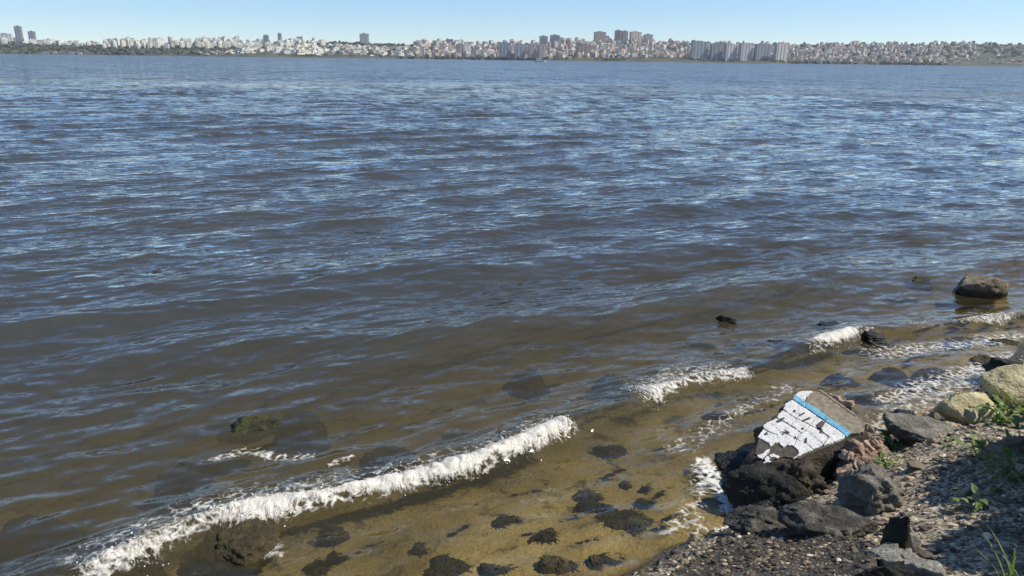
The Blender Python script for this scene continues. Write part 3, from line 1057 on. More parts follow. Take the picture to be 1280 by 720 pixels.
# stones of the bank
rock('boulder', 'black wet boulder with weed at the water edge under the painted rubble', 962, 646, 112, 66, 'rock_black', dep=0.7, seed=22, cuts=8, rough=0.2, sink=0.4)
rock('rock', 'black wet ledge sticking out into the wash beside the painted face', 922, 600, 64, 40, 'rock_black', dep=1.2, seed=23, cuts=8, rough=0.2, sink=0.5)
rock('rock', 'jagged rock added dark for the shadowy void under the front edge of the painted face', 1000, 628, 84, 46, 'rubble_core', dep=0.6, seed=46, cuts=13, rough=0.28)  # extra rock whose dark colour stands for the black void
rock('rock', 'dark gravelly stone between the black boulder and the pebbly slab', 950, 672, 95, 46, 'rock_dark', dep=0.7, seed=24, cuts=12, rough=0.26)
rock('rock', 'grey angular rock with a sunlit sloping side and a black hollow', 1040, 686, 118, 66, 'rock_dark', dep=0.75, seed=25, cuts=14, rough=0.24)
rock('rock', 'grey streaked rock leaning against the brick end of the rubble', 1092, 645, 92, 62, 'rock_grey', dep=0.8, seed=26, cuts=14, rough=0.24)
rock('rock', 'upright rock made black for the shadowed hollow beside a small pale stone', 1118, 694, 48, 52, 'rock_black', dep=0.7, seed=27, cuts=9)  # black colour stands for the shadow in the cavity here
rock('stone', 'small pale stone lit in the dark gap beside the upright rock', 1134, 690, 24, 30, 'rock_pale', dep=0.8, seed=28, sub=3, cat='stone')
rock('stone', 'pale flat stone under the brick end of the rubble', 1055, 642, 40, 22, 'rock_pale', dep=0.8, seed=29, sub=3, cat='stone')
rock('stone', 'thin upright pinkish shard of stone', 1087, 644, 9, 24, 'rock_pale', dep=0.6, seed=30, sub=3, cat='stone')
rock('rock', 'bright yellow rock with a sunlit top and a black overhang', 1212, 530, 80, 46, 'rock_yellow', dep=0.75, seed=33, cuts=10, rough=0.1, sink=0.2)
rock('rock', 'yellow rock standing highest on the bank beside a leafy weed', 1272, 508, 74, 46, 'rock_yellow', dep=0.8, seed=34, cuts=10, rough=0.1)
rock('rock', 'broad brown rock with weeds growing over it', 1270, 590, 84, 50, 'rock_brown', dep=0.7, seed=35, cuts=13, rough=0.22)
rock('stone', 'small pale stone at the tip of the dark slab', 1166, 524, 14, 12, 'rock_pale', seed=36, sub=3, cat='stone')
rock('rock', 'flat dark slab lying half in the water beside the yellow rock', 1150, 552, 74, 26, 'rock_grey', dep=0.9, seed=37, flat=0.25, cuts=6)
rock('rock', 'black wet stone at the waterline behind the yellow rocks', 1262, 472, 60, 26, 'rock_black', dep=0.7, seed=38)
rock('rock', 'black wet stone in the surf between rubble and dark slab', 1128, 532, 46, 22, 'rock_black', dep=0.8, seed=39)
rock('stone', 'lone pale stone on the gravel at the edge of the shade', 1207, 622, 16, 14, 'rock_pale', seed=41, sub=3, cat='stone')
rock('stone', 'grey stone in the shade on the gravel slope', 1236, 668, 20, 14, 'rock_grey', seed=43, sub=3, cat='stone')

rock('rock', 'stone added in black for the shaded front of the pale-topped slab', 1108, 752, 92, 50, 'rock_black', dep=0.5, seed=44)  # black colour stands for the shade on the slab's front

GRIT = []
# the two slabs at the foot of the picture
def slab(name, label, pix, thick, mat, seed, cat, grit=0):
    P = [hit(*q) for q in pix]
    zt = max(q.z for q in P)
    out = np.array([[q.x, q.y] for q in P])
    c0 = out.mean(0)
    n = 90
    seg = []
    for a, b in zip(out, np.roll(out, -1, 0)):
        for t in np.linspace(0, 1, n // len(out), endpoint=False):
            seg.append(a + (b - a) * t)
    seg = np.array(seg)
    A = np.array([[q.x, q.y, 1] for q in P])
    pl, *_ = np.linalg.lstsq(A, np.array([q.z for q in P]), rcond=None)
    vs, rings = [], 0
    for k, up in ((0.04, 1), (0.15, 1), (0.3, 1), (0.45, 1), (0.6, 1), (0.72, 1), (0.84, 1), (0.94, 0.99), (0.99, 0.93), (1.02, 0.75), (1.03, 0.45), (1.0, 0.15), (0.95, -0.4)):
        xy = c0 + (seg - c0) * k
        zz_ = xy @ pl[:2] + pl[2] + thick * up
        vs.append(np.column_stack([xy, zz_]))
        rings += 1
    v = np.vstack(vs)
    v = v + 0.035 * np.column_stack([fbm(v * 5, 3, seed), fbm(v * 5, 3, seed + 5), 0.8 * fbm(v * 4, 4, seed + 9)]) + 0.012 * fbm(v * 28, 2, seed + 3)[:, None]
    N = len(seg)
    f = []
    for r in range(rings - 1):
        for j in range(N):
            a, b = r * N + j, r * N + (j + 1) % N
            f.append((a, a + N, b + N, b))
    v = np.vstack([v, [[c0[0], c0[1], v[:N, 2].mean()]]])
    f += [(len(v) - 1, j, (j + 1) % N, (j + 1) % N) for j in range(0)]
    me = np_mesh(name, v, f, M[mat])
    bm = bmesh.new()
    bm.from_mesh(me)
    bm.verts.ensure_lookup_table()
    for j in range(N):
        bm.faces.new((bm.verts[len(v) - 1], bm.verts[j], bm.verts[(j + 1) % N])).smooth = True
    bmesh.ops.recalc_face_normals(bm, faces=bm.faces)
    bm.to_mesh(me)
    bm.free()
    o = tag(link(name, me), label, cat)
    if grit:
        r = np.random.default_rng(seed)
        b, f0 = ico(1)
        vs, fs, n = [], [], 0
        co = np.array([q.co[:] for q in me.vertices])[:N * 9]
        fl = r.uniform(0, 1, grit)
        for t in fl:
            i0 = r.integers(0, N * 8)
            q = co[i0] * (1 - t) + co[min(i0 + N, len(co) - 1)] * t + [r.normal(0, 0.008), r.normal(0, 0.008), 0]
            rad = 0.004 + 0.013 * r.uniform() ** 2.5
            vs.append(b * (1 + 0.3 * r.uniform(-1, 1, (len(b), 1))) * rad * [r.uniform(0.8, 1.5), r.uniform(0.6, 1.1), 0.7] + q)
            fs.append(f0 + n)
            n += len(b)
        shade = np.repeat(r.choice([0.05, 0.2, 0.4, 0.7, 1.0], grit, p=[0.45, 0.32, 0.16, 0.05, 0.02]), len(b))
        GRIT.append((o, np.vstack(vs), np.vstack(fs), shade))
    return o


slab('concrete_slab', 'broad slab of dark pebbly concrete sloping into the wash', [(830, 735), (905, 682), (1000, 676), (1088, 690), (1090, 750), (850, 790)], 0.07, 'rock_dark', 61, 'slab', 2600)
slab('concrete_slab', 'pale-topped slab with a shaded broken front edge beside the pebbly slab', [(1076, 700), (1100, 692), (1175, 722), (1180, 736), (1110, 718)], 0.07, 'rock_pale', 66, 'slab')

# ------------------------------------------------------------------ the painted lump of rubble
def zoom(q):          # picture point from a spot read in an enlarged view of it
    return (920 + q[0] / 5.54, 470 + q[1] / 5.54)


A_ = at(*zoom((400, 150)), 0.37)
B_ = at(*zoom((775, 420)), 0.43)
C_ = at(*zoom((150, 440)), 0.28)
nrm_ = (B_ - A_).cross(C_ - A_).normalized()
if nrm_.z < 0:
    nrm_ = -nrm_
print('rubble face', A_[:], B_[:], C_[:], 'normal', nrm_[:], 'width', (B_ - A_).length, (C_ - A_).length)


def on_face(q):
    d = ray(*zoom(q))
    o = Vector((0, 0, CAM_H))
    return o + d * ((A_ - o).dot(nrm_) / d.dot(nrm_))


rub = tag(empty('painted_rubble', (float(((A_ + B_ + C_) / 3).x), float(((A_ + B_ + C_) / 3).y), 0.0)),
          'lump of broken wall with white and blue painted face and bricks at one end', 'rubble')
inv = Matrix.Translation(-rub.location)


def prism(name, pts, lo, hi, mat, parent=rub, jitter=0.0, bevel=0.0):
    """a plate with this outline on the painted face, from lo to hi metres along the face normal"""
    bm = bmesh.new()
    if jitter:
        rr, fine = random.Random(int(pts[0][0] * 31 + pts[0][1])), []
        for (xa, ya), (xb, yb) in zip(pts, pts[1:] + pts[:1]):
            nseg = max(1, int(math.hypot(xb - xa, yb - ya) / 9))
            for t in range(nseg):
                k_ = jitter if t else 0.4 * jitter
                fine.append((xa + (xb - xa) * t / nseg + rr.uniform(-k_, k_), ya + (yb - ya) * t / nseg + rr.uniform(-k_, k_)))
        pts = fine
    pts = [inv @ on_face(q) for q in pts]
    top = [bm.verts.new(q + nrm_ * hi) for q in pts]
    bot = [bm.verts.new(q + nrm_ * lo) for q in pts]
    bm.faces.new(top)
    bm.faces.new(bot[::-1])
    for i in range(len(pts)):
        j = (i + 1) % len(pts)
        bm.faces.new((top[j], top[i], bot[i], bot[j]))
    bmesh.ops.recalc_face_normals(bm, faces=bm.faces)
    me = bpy.data.meshes.new(name)
    bm.to_mesh(me)
    bm.free()
    me.materials.append(M[mat])
    return link(name, me, parent)


def paint_mat(name, c1, c2, dirt):
    m = NT(name)
    p = m.pos()
    n = m.noise(p, 22, 6, 0.65)
    c = m.mix(m.rng(n, 0.40, 0.70), c1, c2)
    c = m.mix(m.rng(m.noise(p, 60, 4, 0.7), 0.58, 0.70, 0, 0.8), c, dirt)
    c = m.mix(m.rng(m.noise(p, 14, 6, 0.75, 0.8), 0.54, 0.70, 0, 0.6), c, dirt)
    m.principled(c, 0.7, m.bump(n, 0.8, 0.02))
    M[name] = m.m


paint_mat('paint_white', (0.76, 0.75, 0.71), (0.62, 0.60, 0.55), (0.22, 0.19, 0.15))
paint_mat('paint_blue', (0.14, 0.40, 0.54), (0.24, 0.50, 0.62), (0.05, 0.14, 0.18))
paint_mat('cement', (0.30, 0.25, 0.17), (0.19, 0.16, 0.105), (0.08, 0.065, 0.04))
paint_mat('bare_plaster', (0.10, 0.085, 0.06), (0.05, 0.042, 0.03), (0.02, 0.018, 0.014))
paint_mat('brick_clay', (0.38, 0.255, 0.17), (0.50, 0.39, 0.28), (0.14, 0.10, 0.07))

# body: outline of the lump on the face plane, then broken sides down into the ground
OUT = [(395, 140), (470, 105), (560, 100), (690, 175), (800, 225), (910, 320), (930, 390), (850, 430), (770, 450), (640, 510), (480, 575), (400, 610), (270, 640), (150, 620), (90, 540), (140, 430), (180, 340), (270, 270), (330, 200)]
op = np.array([(inv @ on_face(q))[:] for q in OUT])
cen = op.mean(0)
dense = []
for a, b in zip(op, np.roll(op, -1, 0)):
    for t in np.linspace(0, 1, 7, endpoint=False):
        dense.append(a + (b - a) * t)
dense = np.array(dense)
N = len(dense)
layers = []
for k in (0.05, 0.3, 0.55, 0.8, 0.95):
    layers.append(cen + (dense - cen) * k - np.array(nrm_) * 0.006)
for k in range(1, 12):
    t = k / 11
    d = dense - cen
    s = 1.0 + 0.07 * math.sin(t * 3.1) + 0.10 * t
    q = cen + d * s
    q[:, 2] = dense[:, 2] * (1 - t) + t * -0.15
    q[:, :2] = cen[:2] + (dense[:, :2] - cen[:2]) * s
    q = q + (0.09 + 0.08 * t) * min(1, 0.25 + t * 3) * np.column_stack([fbm(q * 6, 3, 71), fbm(q * 6, 3, 75), 0.6 * fbm(q * 6, 3, 79)])
    layers.append(q)
v = np.vstack(layers)
f = []
for r in range(len(layers) - 1):
    for j in range(N):
        a, b = r * N + j, r * N + (j + 1) % N
        f.append((a, a + N, b + N, b))
me = np_mesh('core', v, f, M['rubble_core'])
bm = bmesh.new()
bm.from_mesh(me)
bm.verts.ensure_lookup_table()
bm.faces.new([bm.verts[j] for j in range(N)])
bmesh.ops.recalc_face_normals(bm, faces=bm.faces)
bm.to_mesh(me)
bm.free()
link('core', me, rub)

prism('cement_strip', [(478, 182), (500, 150), (540, 112), (585, 118), (700, 195), (800, 255), (895, 335), (885, 398), (792, 408), (640, 312), (495, 205)], -0.03, 0.010, 'cement', jitter=4)
prism('cement_ridge', [(575, 108), (590, 104), (690, 172), (835, 280), (828, 288), (690, 190)], 0.0, 0.014, 'cement', jitter=3)
prism('plaster_bed', [(395, 168), (470, 225), (620, 320), (770, 425), (700, 470), (560, 520), (440, 575), (330, 560), (240, 585), (130, 540), (160, 430), (190, 360), (255, 300), (330, 230)], -0.03, 0.003, 'bare_plaster')
WHITE_PIECES = [
    [(402, 146), (430, 120), (472, 108), (532, 114), (505, 138), (486, 152), (476, 184), (440, 172)],
    [(392, 172), (470, 226), (440, 268), (420, 300), (345, 246), (330, 232), (350, 195)],
    [(474, 229), (556, 284), (512, 342), (424, 303), (444, 270)],
    [(560, 287), (618, 322), (600, 330), (566, 345), (560, 370), (516, 344)],
    [(622, 326), (700, 376), (655, 430), (612, 400), (590, 378), (608, 350)],
    [(704, 379), (764, 424), (735, 446), (665, 472), (612, 488), (650, 436)],
    [(516, 350), (560, 376), (600, 400), (640, 432), (606, 476), (560, 436), (486, 382)],
    [(330, 244), (418, 306), (380, 346), (340, 322), (288, 296), (300, 268)],
    [(424, 308), (508, 348), (480, 382), (455, 400), (386, 348)],
    [(284, 302), (334, 326), (372, 350), (352, 372), (318, 392), (262, 352), (240, 318)],
    [(378, 354), (450, 402), (420, 440), (400, 432), (358, 408), (330, 394)],
    [(238, 322), (258, 356), (312, 394), (290, 410), (250, 400), (196, 372), (190, 352)],
    [(192, 376), (246, 404), (286, 416), (262, 442), (230, 470), (206, 458), (154, 428), (178, 394)],
    [(292, 414), (322, 398), (356, 414), (330, 440), (302, 462), (268, 470), (240, 492), (234, 474), (266, 444)],
    [(362, 414), (398, 438), (418, 448), (396, 490), (350, 486), (330, 500), (308, 484), (306, 466), (334, 444)],
    [(456, 406), (486, 386), (556, 438), (602, 480), (575, 500), (540, 512), (490, 470), (425, 444)],
    [(424, 450), (486, 474), (534, 516), (470, 545), (398, 578), (442, 545), (430, 518), (402, 494)],
    [(148, 562), (190, 548), (215, 522), (236, 516), (226, 540), (200, 562), (184, 580), (162, 574)],
    [(234, 552), (262, 546), (302, 564), (290, 576), (262, 566), (240, 568)],
    [(200, 578), (222, 562), (236, 574), (226, 592), (250, 604), (240, 614), (184, 614), (206, 598)],
    [(412, 620), (440, 608), (492, 606), (478, 622), (428, 630)],
]
for i, q in enumerate(WHITE_PIECES):
    prism('plaster_piece', q, 0.0035, 0.009 + 0.002 * ((i * 7) % 3), 'paint_white', jitter=2.6)
for q in ([(396, 168), (416, 144), (496, 200), (476, 224)], [(484, 226), (504, 202), (576, 246), (638, 292), (618, 316), (556, 276)], [(622, 324), (646, 300), (706, 340), (794, 402), (766, 428), (704, 376)]):
    prism('blue_stripe', q, 0.004, 0.0165, 'paint_blue', jitter=1.8)
for q in ([(455, 322), (508, 298), (522, 306), (470, 328)], [(438, 284), (474, 264), (480, 270), (446, 288)], [(562, 346), (600, 322), (612, 336), (590, 372), (570, 368)],
          [(586, 398), (594, 378), (602, 384), (596, 404)], [(284, 322), (310, 306), (340, 300), (318, 322), (296, 330)], [(478, 470), (486, 438), (494, 444), (490, 474)],
          [(200, 408), (215, 400), (222, 410), (208, 418)], [(398, 252), (408, 244), (416, 252), (406, 260)], [(404, 436), (414, 428), (422, 440), (412, 450)], [(454, 376), (464, 366), (472, 376), (462, 384)],
          [(322, 410), (352, 388), (372, 402), (366, 410), (350, 400), (328, 418)]):
    prism('bare_patch', q, 0.008, 0.0175, 'bare_plaster', jitter=1.5)

def masonry(qx, qy, up, size, seed, mat, rot):
    o = link('broken_masonry', rock_mesh('broken_masonry', size, seed, M[mat], 5, 14, 0.3), rub)
    o.location = on_face((qx, qy)) + nrm_ * up - rub.location
    o.rotation_euler = rot


M['masonry'] = rock_mat('masonry', (0.07, 0.045, 0.03), (0.27, 0.185, 0.13), (0.50, 0.39, 0.29), scale=14, wet_top=0.02)
masonry(850, 500, -0.15, (0.42, 0.38, 0.28), 301, 'masonry', (0.2, 0.3, 0.6))
masonry(930, 420, -0.10, (0.36, 0.28, 0.22), 302, 'masonry', (0.1, 0.5, 1.0))
masonry(790, 560, -0.18, (0.32, 0.28, 0.26), 303, 'masonry', (0.4, 0.2, 0.1))
masonry(720, 170, -0.06, (0.30, 0.14, 0.12), 304, 'masonry', (0.1, 0.2, -0.6))
# clay bricks and fibres at the broken end
def brick(qx, qy, up, size, rot, mat='brick_clay'):
    c = on_face((qx, qy)) + nrm_ * up
    bm = bmesh.new()
    bmesh.ops.create_cube(bm, size=1.0)
    bmesh.ops.subdivide_edges(bm, edges=bm.edges, cuts=2, use_grid_fill=True)
    for v_ in bm.verts:
        n_ = random.uniform(-0.07, 0.07)
        v_.co = Vector((v_.co.x * size[0] + n_ * size[0], v_.co.y * size[1] + random.uniform(-0.07, 0.07) * size[1], v_.co.z * size[2] + random.uniform(-0.1, 0.1) * size[2]))
    bmesh.ops.bevel(bm, geom=[e for e in bm.edges if e.calc_face_angle(0) > 0.8], offset=0.004, segments=1, affect='EDGES')
    me = bpy.data.meshes.new('brick')
    bm.to_mesh(me)
    bm.free()
    me.materials.append(M[mat])
    o = link('brick', me, rub)
    o.location = c - rub.location
    o.rotation_euler = rot
    return o


for (qx, qy, up, sx_, rot, mt) in [
    (840, 455, -0.06, (0.16, 0.09, 0.07), (0.3, 0.5, 0.5), 'brick_clay'), (905, 430, -0.07, (0.13, 0.08, 0.06), (0.5, 0.3, 0.9), 'brick_clay'),
    (780, 500, -0.08, (0.14, 0.09, 0.07), (-0.3, 0.6, 0.2), 'brick_clay'), (850, 530, -0.13, (0.17, 0.10, 0.07), (0.4, 0.8, 0.7), 'brick_clay'),
    (770, 570, -0.14, (0.13, 0.08, 0.10), (0.2, 0.9, -0.2), 'brick_clay'), (940, 500, -0.14, (0.15, 0.09, 0.06), (0.6, 0.5, 1.1), 'brick_clay'),
    (930, 340, -0.03, (0.10, 0.07, 0.05), (0.2, 0.4, 1.2), 'cement'), (960, 390, -0.09, (0.14, 0.07, 0.06), (0.3, 0.7, 1.3), 'brick_clay'),
    (760, 175, -0.02, (0.11, 0.05, 0.05), (0.3, 0.2, 2.4), 'brick_clay'), (680, 140, -0.02, (0.10, 0.05, 0.05), (0.5, 0.1, 2.2), 'brick_clay'),
    (870, 600, -0.20, (0.13, 0.08, 0.07), (0.8, 0.2, 0.3), 'brick_clay'), (800, 640, -0.22, (0.12, 0.07, 0.06), (0.1, 0.7, 0.6), 'brick_clay'), (1000, 450, -0.16, (0.11, 0.07, 0.06), (0.7, 0.2, 0.9), 'cement')]:
    brick(qx, qy, up, sx_, rot, mt)


# ------------------------------------------------------------------ foam of the breaking crests
m = NT('foam_white')
fnz = m.noise(m.pos(), 60, 3)
m.principled(m.ramp(fnz, [(0.3, (0.70, 0.70, 0.66)), (0.7, (0.86, 0.86, 0.84))]), 0.7, m.bump(fnz, 0.6, 0.01))
M['foam'] = m.m
i1v, i1f = ico(1)
CL = np.concatenate([[0], np.cumsum(np.hypot(*np.diff(CREST, axis=0).T))])


def crest_at(a):
    k = min(max(int(np.searchsorted(CL, a)) - 1, 0), len(CREST) - 2)
    t = (a - CL[k]) / (CL[k + 1] - CL[k])
    d = CREST[k + 1] - CREST[k]
    d = d / np.hypot(*d)
    return CREST[k] + (CREST[k + 1] - CREST[k]) * t, d


m = NT('froth')
pp = m.attr('flow', 1)
mp = m.n('ShaderNodeMapping', {'Vector': pp, 'Scale': (1.0, 0.65, 1.0)})
wv = m.n('ShaderNodeVectorMath', {0: mp.outputs[0], 1: m.n('ShaderNodeVectorMath', {0: m.noise(pp, 9, 3, color=True), 1: (0.12, 0.12, 0)}, operation='MULTIPLY').outputs[0]}, operation='ADD').outputs[0]
n1 = m.noise(wv, 26, 5, 0.7)
n2 = m.noise(wv, 90, 4, 0.7)
ed = m.voro(wv, 42, 'DISTANCE_TO_EDGE')
cov = m.math('ADD', m.attr('cover'), m.math('ADD', m.math('MULTIPLY', m.math('SUBTRACT', n1, 0.5), 1.9), m.math('MULTIPLY', m.math('SUBTRACT', n2, 0.5), 0.7)))
cov = m.math('SUBTRACT', cov, m.math('MULTIPLY', ed, 0.5))
al = m.rng(cov, 0.38, 0.95)
hh_ = m.math('ADD', m.math('MULTIPLY', n1, 0.7), m.math('MULTIPLY', n2, 0.4))
df = m.n('ShaderNodeBsdfPrincipled', {'Base Color': m.ramp(n2, [(0.3, (0.46, 0.43, 0.35)), (0.62, (0.72, 0.70, 0.63))]), 'Roughness': 0.6, 'Normal': m.bump(hh_, 0.8, 0.022)})
tr = m.n('ShaderNodeBsdfTransparent')
m.put(m.out, 'Surface', m.n('ShaderNodeMixShader', {0: al, 1: tr.outputs[0], 2: df.outputs[0]}).outputs[0])
M['froth'] = m.m


def surf(a0, a1_, strength, w_sea, w_bank, drops, name, label):
    """one breaking crest: a froth sheet moulded to the wave, with thrown drops in the same mesh"""
    aa = np.arange(a0 - 0.15, a1_ + 0.15, 0.009)
    oo = np.arange(-w_sea * 2.2, w_bank * 2.2, 0.009)
    A, O = np.meshgrid(aa, oo, indexing='ij')
    pts = [crest_at(t) for t in aa]
    Q = np.array([p_[0] for p_ in pts])
    T = np.array([p_[1] for p_ in pts])
    # smooth the direction so the sheet does not fold at bends
    kern = np.ones(41) / 41
    T = np.column_stack([np.convolve(np.pad(T[:, i], 20, mode='edge'), kern, 'valid') for i in (0, 1)])
    T /= np.linalg.norm(T, axis=1, keepdims=True)
    Q = np.column_stack([np.convolve(np.pad(Q[:, i], 20, mode='edge'), kern, 'valid') for i in (0, 1)])
    X_ = Q[:, None, 0] + T[:, None, 1] * O
    Y_ = Q[:, None, 1] - T[:, None, 0] * O
    fl = np.column_stack([A.ravel(), O.ravel()])
    gap = fbm(np.column_stack([A.ravel() * 1.3, A.ravel() * 0]), 3, 88).reshape(A.shape)
    wav = fbm(np.column_stack([A.ravel() * 4.0, O.ravel() * 1.5]), 4, 90).reshape(A.shape)
    comb = fbm(np.column_stack([A.ravel() * 13 + O.ravel() * 4, O.ravel() * 3]), 3, 91).reshape(A.shape)
    ws = w_sea * (0.85 + 0.9 * gap + 0.5 * wav + 0.35 * comb)
    wb = w_bank * (0.85 + 0.8 * gap + 0.6 * wav + 0.35 * comb)
    wide = 1 + 0.9 * sstep(a0 + 1.5, a0 + 0.3, A) * (a1_ - a0 > 3)
    ws, wb = ws * wide, wb * wide
    ends = sstep(a0 - 0.1, a0 + 0.3, A) * sstep(a1_ + 0.08, a1_ - 0.12, A)
    prof = np.where(O < 0, np.exp(-np.abs(O / np.maximum(ws, 0.02)) ** 2.2), np.exp(-np.abs(O / np.maximum(wb, 0.02)) ** 3))
    cover = np.clip(prof * 1.05 * ends * (0.85 + 0.9 * gap), 0, 1.1) * strength
    bil = np.abs(fbm(fl * [9, 6], 4, 95)).reshape(A.shape)
    Z_ = np.array([water_z(x, y) for x, y in zip(X_.ravel(), Y_.ravel())]).reshape(A.shape)
    for _ in range(3):
        Z_[1:-1] = (Z_[:-2] + Z_[1:-1] + Z_[2:]) / 3
        Z_[:, 1:-1] = (Z_[:, :-2] + Z_[:, 1:-1] + Z_[:, 2:]) / 3
    Z_ = Z_ + 0.006 + cover * (0.010 + 0.048 * bil) * prof
    V = np.column_stack([X_.ravel(), Y_.ravel(), Z_.ravel()])
    Fc = grid_faces(len(aa), len(oo))
    cv = cover.ravel()
    Fc = Fc[cv[Fc].max(1) > 0.04]
    e = tag(empty(name, (float(Q[len(Q) // 2, 0]), float(Q[len(Q) // 2, 1]), 0)), label, 'foam', kind='stuff')
    base = np.array(e.location)
    used, invx = np.unique(Fc, return_inverse=True)
    o = link('froth', np_mesh('froth', V[used] - base, invx.reshape(Fc.shape), M['froth'], True, {'cover': cv[used], 'flow': np.column_stack([fl, fl[:, 0] * 0])[used]}), e)
    o['kind'] = 'stuff'
    r = np.random.default_rng(int(a0 * 1000))
    wgt = np.clip(cv, 0, 1) * (1.1 - np.clip(cv, 0, 1)) + 0.02 * (cv > 0.01)
    pick = r.choice(len(cv), drops, p=wgt / wgt.sum())
    vs, fs, n = [], [], 0
    for i in pick:
        r_ = r.uniform(0.0018, 0.0058)
        c0 = V[i] + [r.normal(0, 0.012), r.normal(0, 0.012), abs(r.normal(0, 0.010)) * strength]
        vs.append(i1v * (1 + 0.4 * r.uniform(-1, 1, (len(i1v), 1))) * r_ * [r.uniform(0.8, 1.6), r.uniform(0.8, 2.0), 0.9] + c0 - base)
        fs.append(i1f + n)
        n += len(i1v)
    o = link('spray', np_mesh('spray', np.vstack(vs), np.vstack(fs), M['foam']), e)
    o['kind'] = 'stuff'


surf(BREAK[0][0], BREAK[0][1], 1.0, 0.085, 0.115, 130, 'surf_foam', 'long white foam of the breaker running into the weedy stone')
surf(BREAK[1][0], BREAK[1][1], 1.0, 0.10, 0.14, 90, 'surf_foam', 'white foam of the short breaker behind the painted rubble')
surf(BREAK[2][0], BREAK[2][1], 0.95, 0.09, 0.11, 60, 'surf_foam', 'white foam running off the dark stone in the water')
surf(BREAK[3][0], BREAK[3][1], 0.62, 0.08, 0.11, 60, 'surf_foam', 'thin broken foam beyond the dark stone')

# ------------------------------------------------------------------ gravel and litter on the bank
def scatter(name, count, rmin, rmax, seed, mat, label, flat=0.6, long_=1.0, smin=0.05):
    r = np.random.default_rng(seed)
    x = r.uniform(0.2, 6.5, count * 6)
    y = r.uniform(1.6, 7.6, count * 6)
    s = shore_s(x, y)
    k = (s > smin) & (s < 3.2)
    x, y = x[k][:count], y[k][:count]
    z = ground_h(x, y)
    b, f0 = ico(1)
    n = len(x)
    rad = rmin + (rmax - rmin) * r.uniform(0, 1, n) ** 3
    V = b[None] * (1 + 0.3 * r.uniform(-1, 1, (n, len(b), 1)))
    V = V * np.stack([rad * r.uniform(0.8, long_ * 1.3, n), rad * r.uniform(0.5, 1, n), rad * flat * r.uniform(0.6, 1.2, n)], 1)[:, None, :]
    a = r.uniform(0, 6.28, n)
    ca, sa = np.cos(a)[:, None], np.sin(a)[:, None]
    V = np.stack([V[..., 0] * ca - V[..., 1] * sa + x[:, None], V[..., 0] * sa + V[..., 1] * ca + y[:, None], V[..., 2] + z[:, None] + (rad * flat * 0.35)[:, None]], -1)
    Fc = (f0[None] + (np.arange(n) * len(b))[:, None, None]).reshape(-1, 3)
    shade = np.repeat(r.choice([0.10, 0.28, 0.5, 0.75, 1.0], n, p=[0.25, 0.28, 0.25, 0.15, 0.07]), len(b))
    return tag(link(name, np_mesh(name, V.reshape(-1, 3), Fc, M[mat], False, {'shade': shade})), label, 'gravel', kind='stuff')


m = NT('pebble')
c = m.ramp(m.attr('shade'), [(0.0, (0.03, 0.028, 0.024)), (0.4, (0.22, 0.17, 0.11)), (0.75, (0.44, 0.36, 0.245)), (1.0, (0.64, 0.56, 0.43))])
wet = m.rng(m.math('ADD', m.z(), m.math('MULTIPLY', m.noise(m.pos(), 4, 3), 0.1)), 0.24, 0.10, 0, 1)
c = m.mix(wet, c, m.mix(1.0, c, (0.22, 0.20, 0.17), 'MULTIPLY'))
m.principled(c, m.rng(wet, 0, 1, 0.85, 0.35))
M['pebble'] = m.m
for o_, v_, f_, sh_ in GRIT:
    tag(link('set_pebbles', np_mesh('set_pebbles', v_, f_, M['pebble'], False, {'shade': sh_}), o_), kind='stuff')
scatter('gravel', 9000, 0.006, 0.030, 5, 'pebble', 'loose pale and dark gravel covering the sloping bank')
scatter('loose_stones', 200, 0.018, 0.075, 15, 'pebble', 'fist-sized loose stones lying among the rocks of the bank', 0.75, 1.1, 0.1)
scatter('dry_litter', 5000, 0.006, 0.020, 6, 'pebble', 'dry broken reed bits strewn over the bank', 0.35, 3.2, 0.3)


# ------------------------------------------------------------------ plants
def leaf_mat(name, c1, c2):
    m = NT(name)
    c = m.mix(m.rng(m.noise(m.pos(), 40, 2), 0.35, 0.65), c1, c2)
    d = m.n('ShaderNodeBsdfPrincipled', {'Base Color': c, 'Roughness': 0.5})
    t = m.n('ShaderNodeBsdfTranslucent', {'Color': c})
    mx = m.n('ShaderNodeMixShader', {0: 0.35, 1: d.outputs[0], 2: t.outputs[0]})
    m.put(m.out, 'Surface', mx.outputs[0])
    M[name] = m.m


leaf_mat('leaf', (0.09, 0.16, 0.025), (0.18, 0.26, 0.045))
leaf_mat('grass', (0.10, 0.17, 0.03), (0.20, 0.27, 0.06))
leaf_mat('shrub_leaf', (0.04, 0.075, 0.02), (0.07, 0.11, 0.03))


def leaf_geo(L, W, curve=0.3):
    pts, n = [], 5
    for i in range(n + 1):
        t = i / n
        w = W * math.sin(math.pi * min(0.98, t * 0.9 + 0.08)) ** 0.8
        z = -curve * L * t * t
        pts += [(-w, L * t, z + w * 0.3), (0, L * t, z), (w, L * t, z + w * 0.3)]
    f = []
    for i in range(n):
        for j in range(2):
            a = i * 3 + j
            f.append((a, a + 1, a + 4, a + 3))
    return pts, f


LEAF = [np_mesh('leaf', *leaf_geo(0.055, 0.016, c_), M['leaf']) for c_ in (0.1, 0.4, 0.7)]


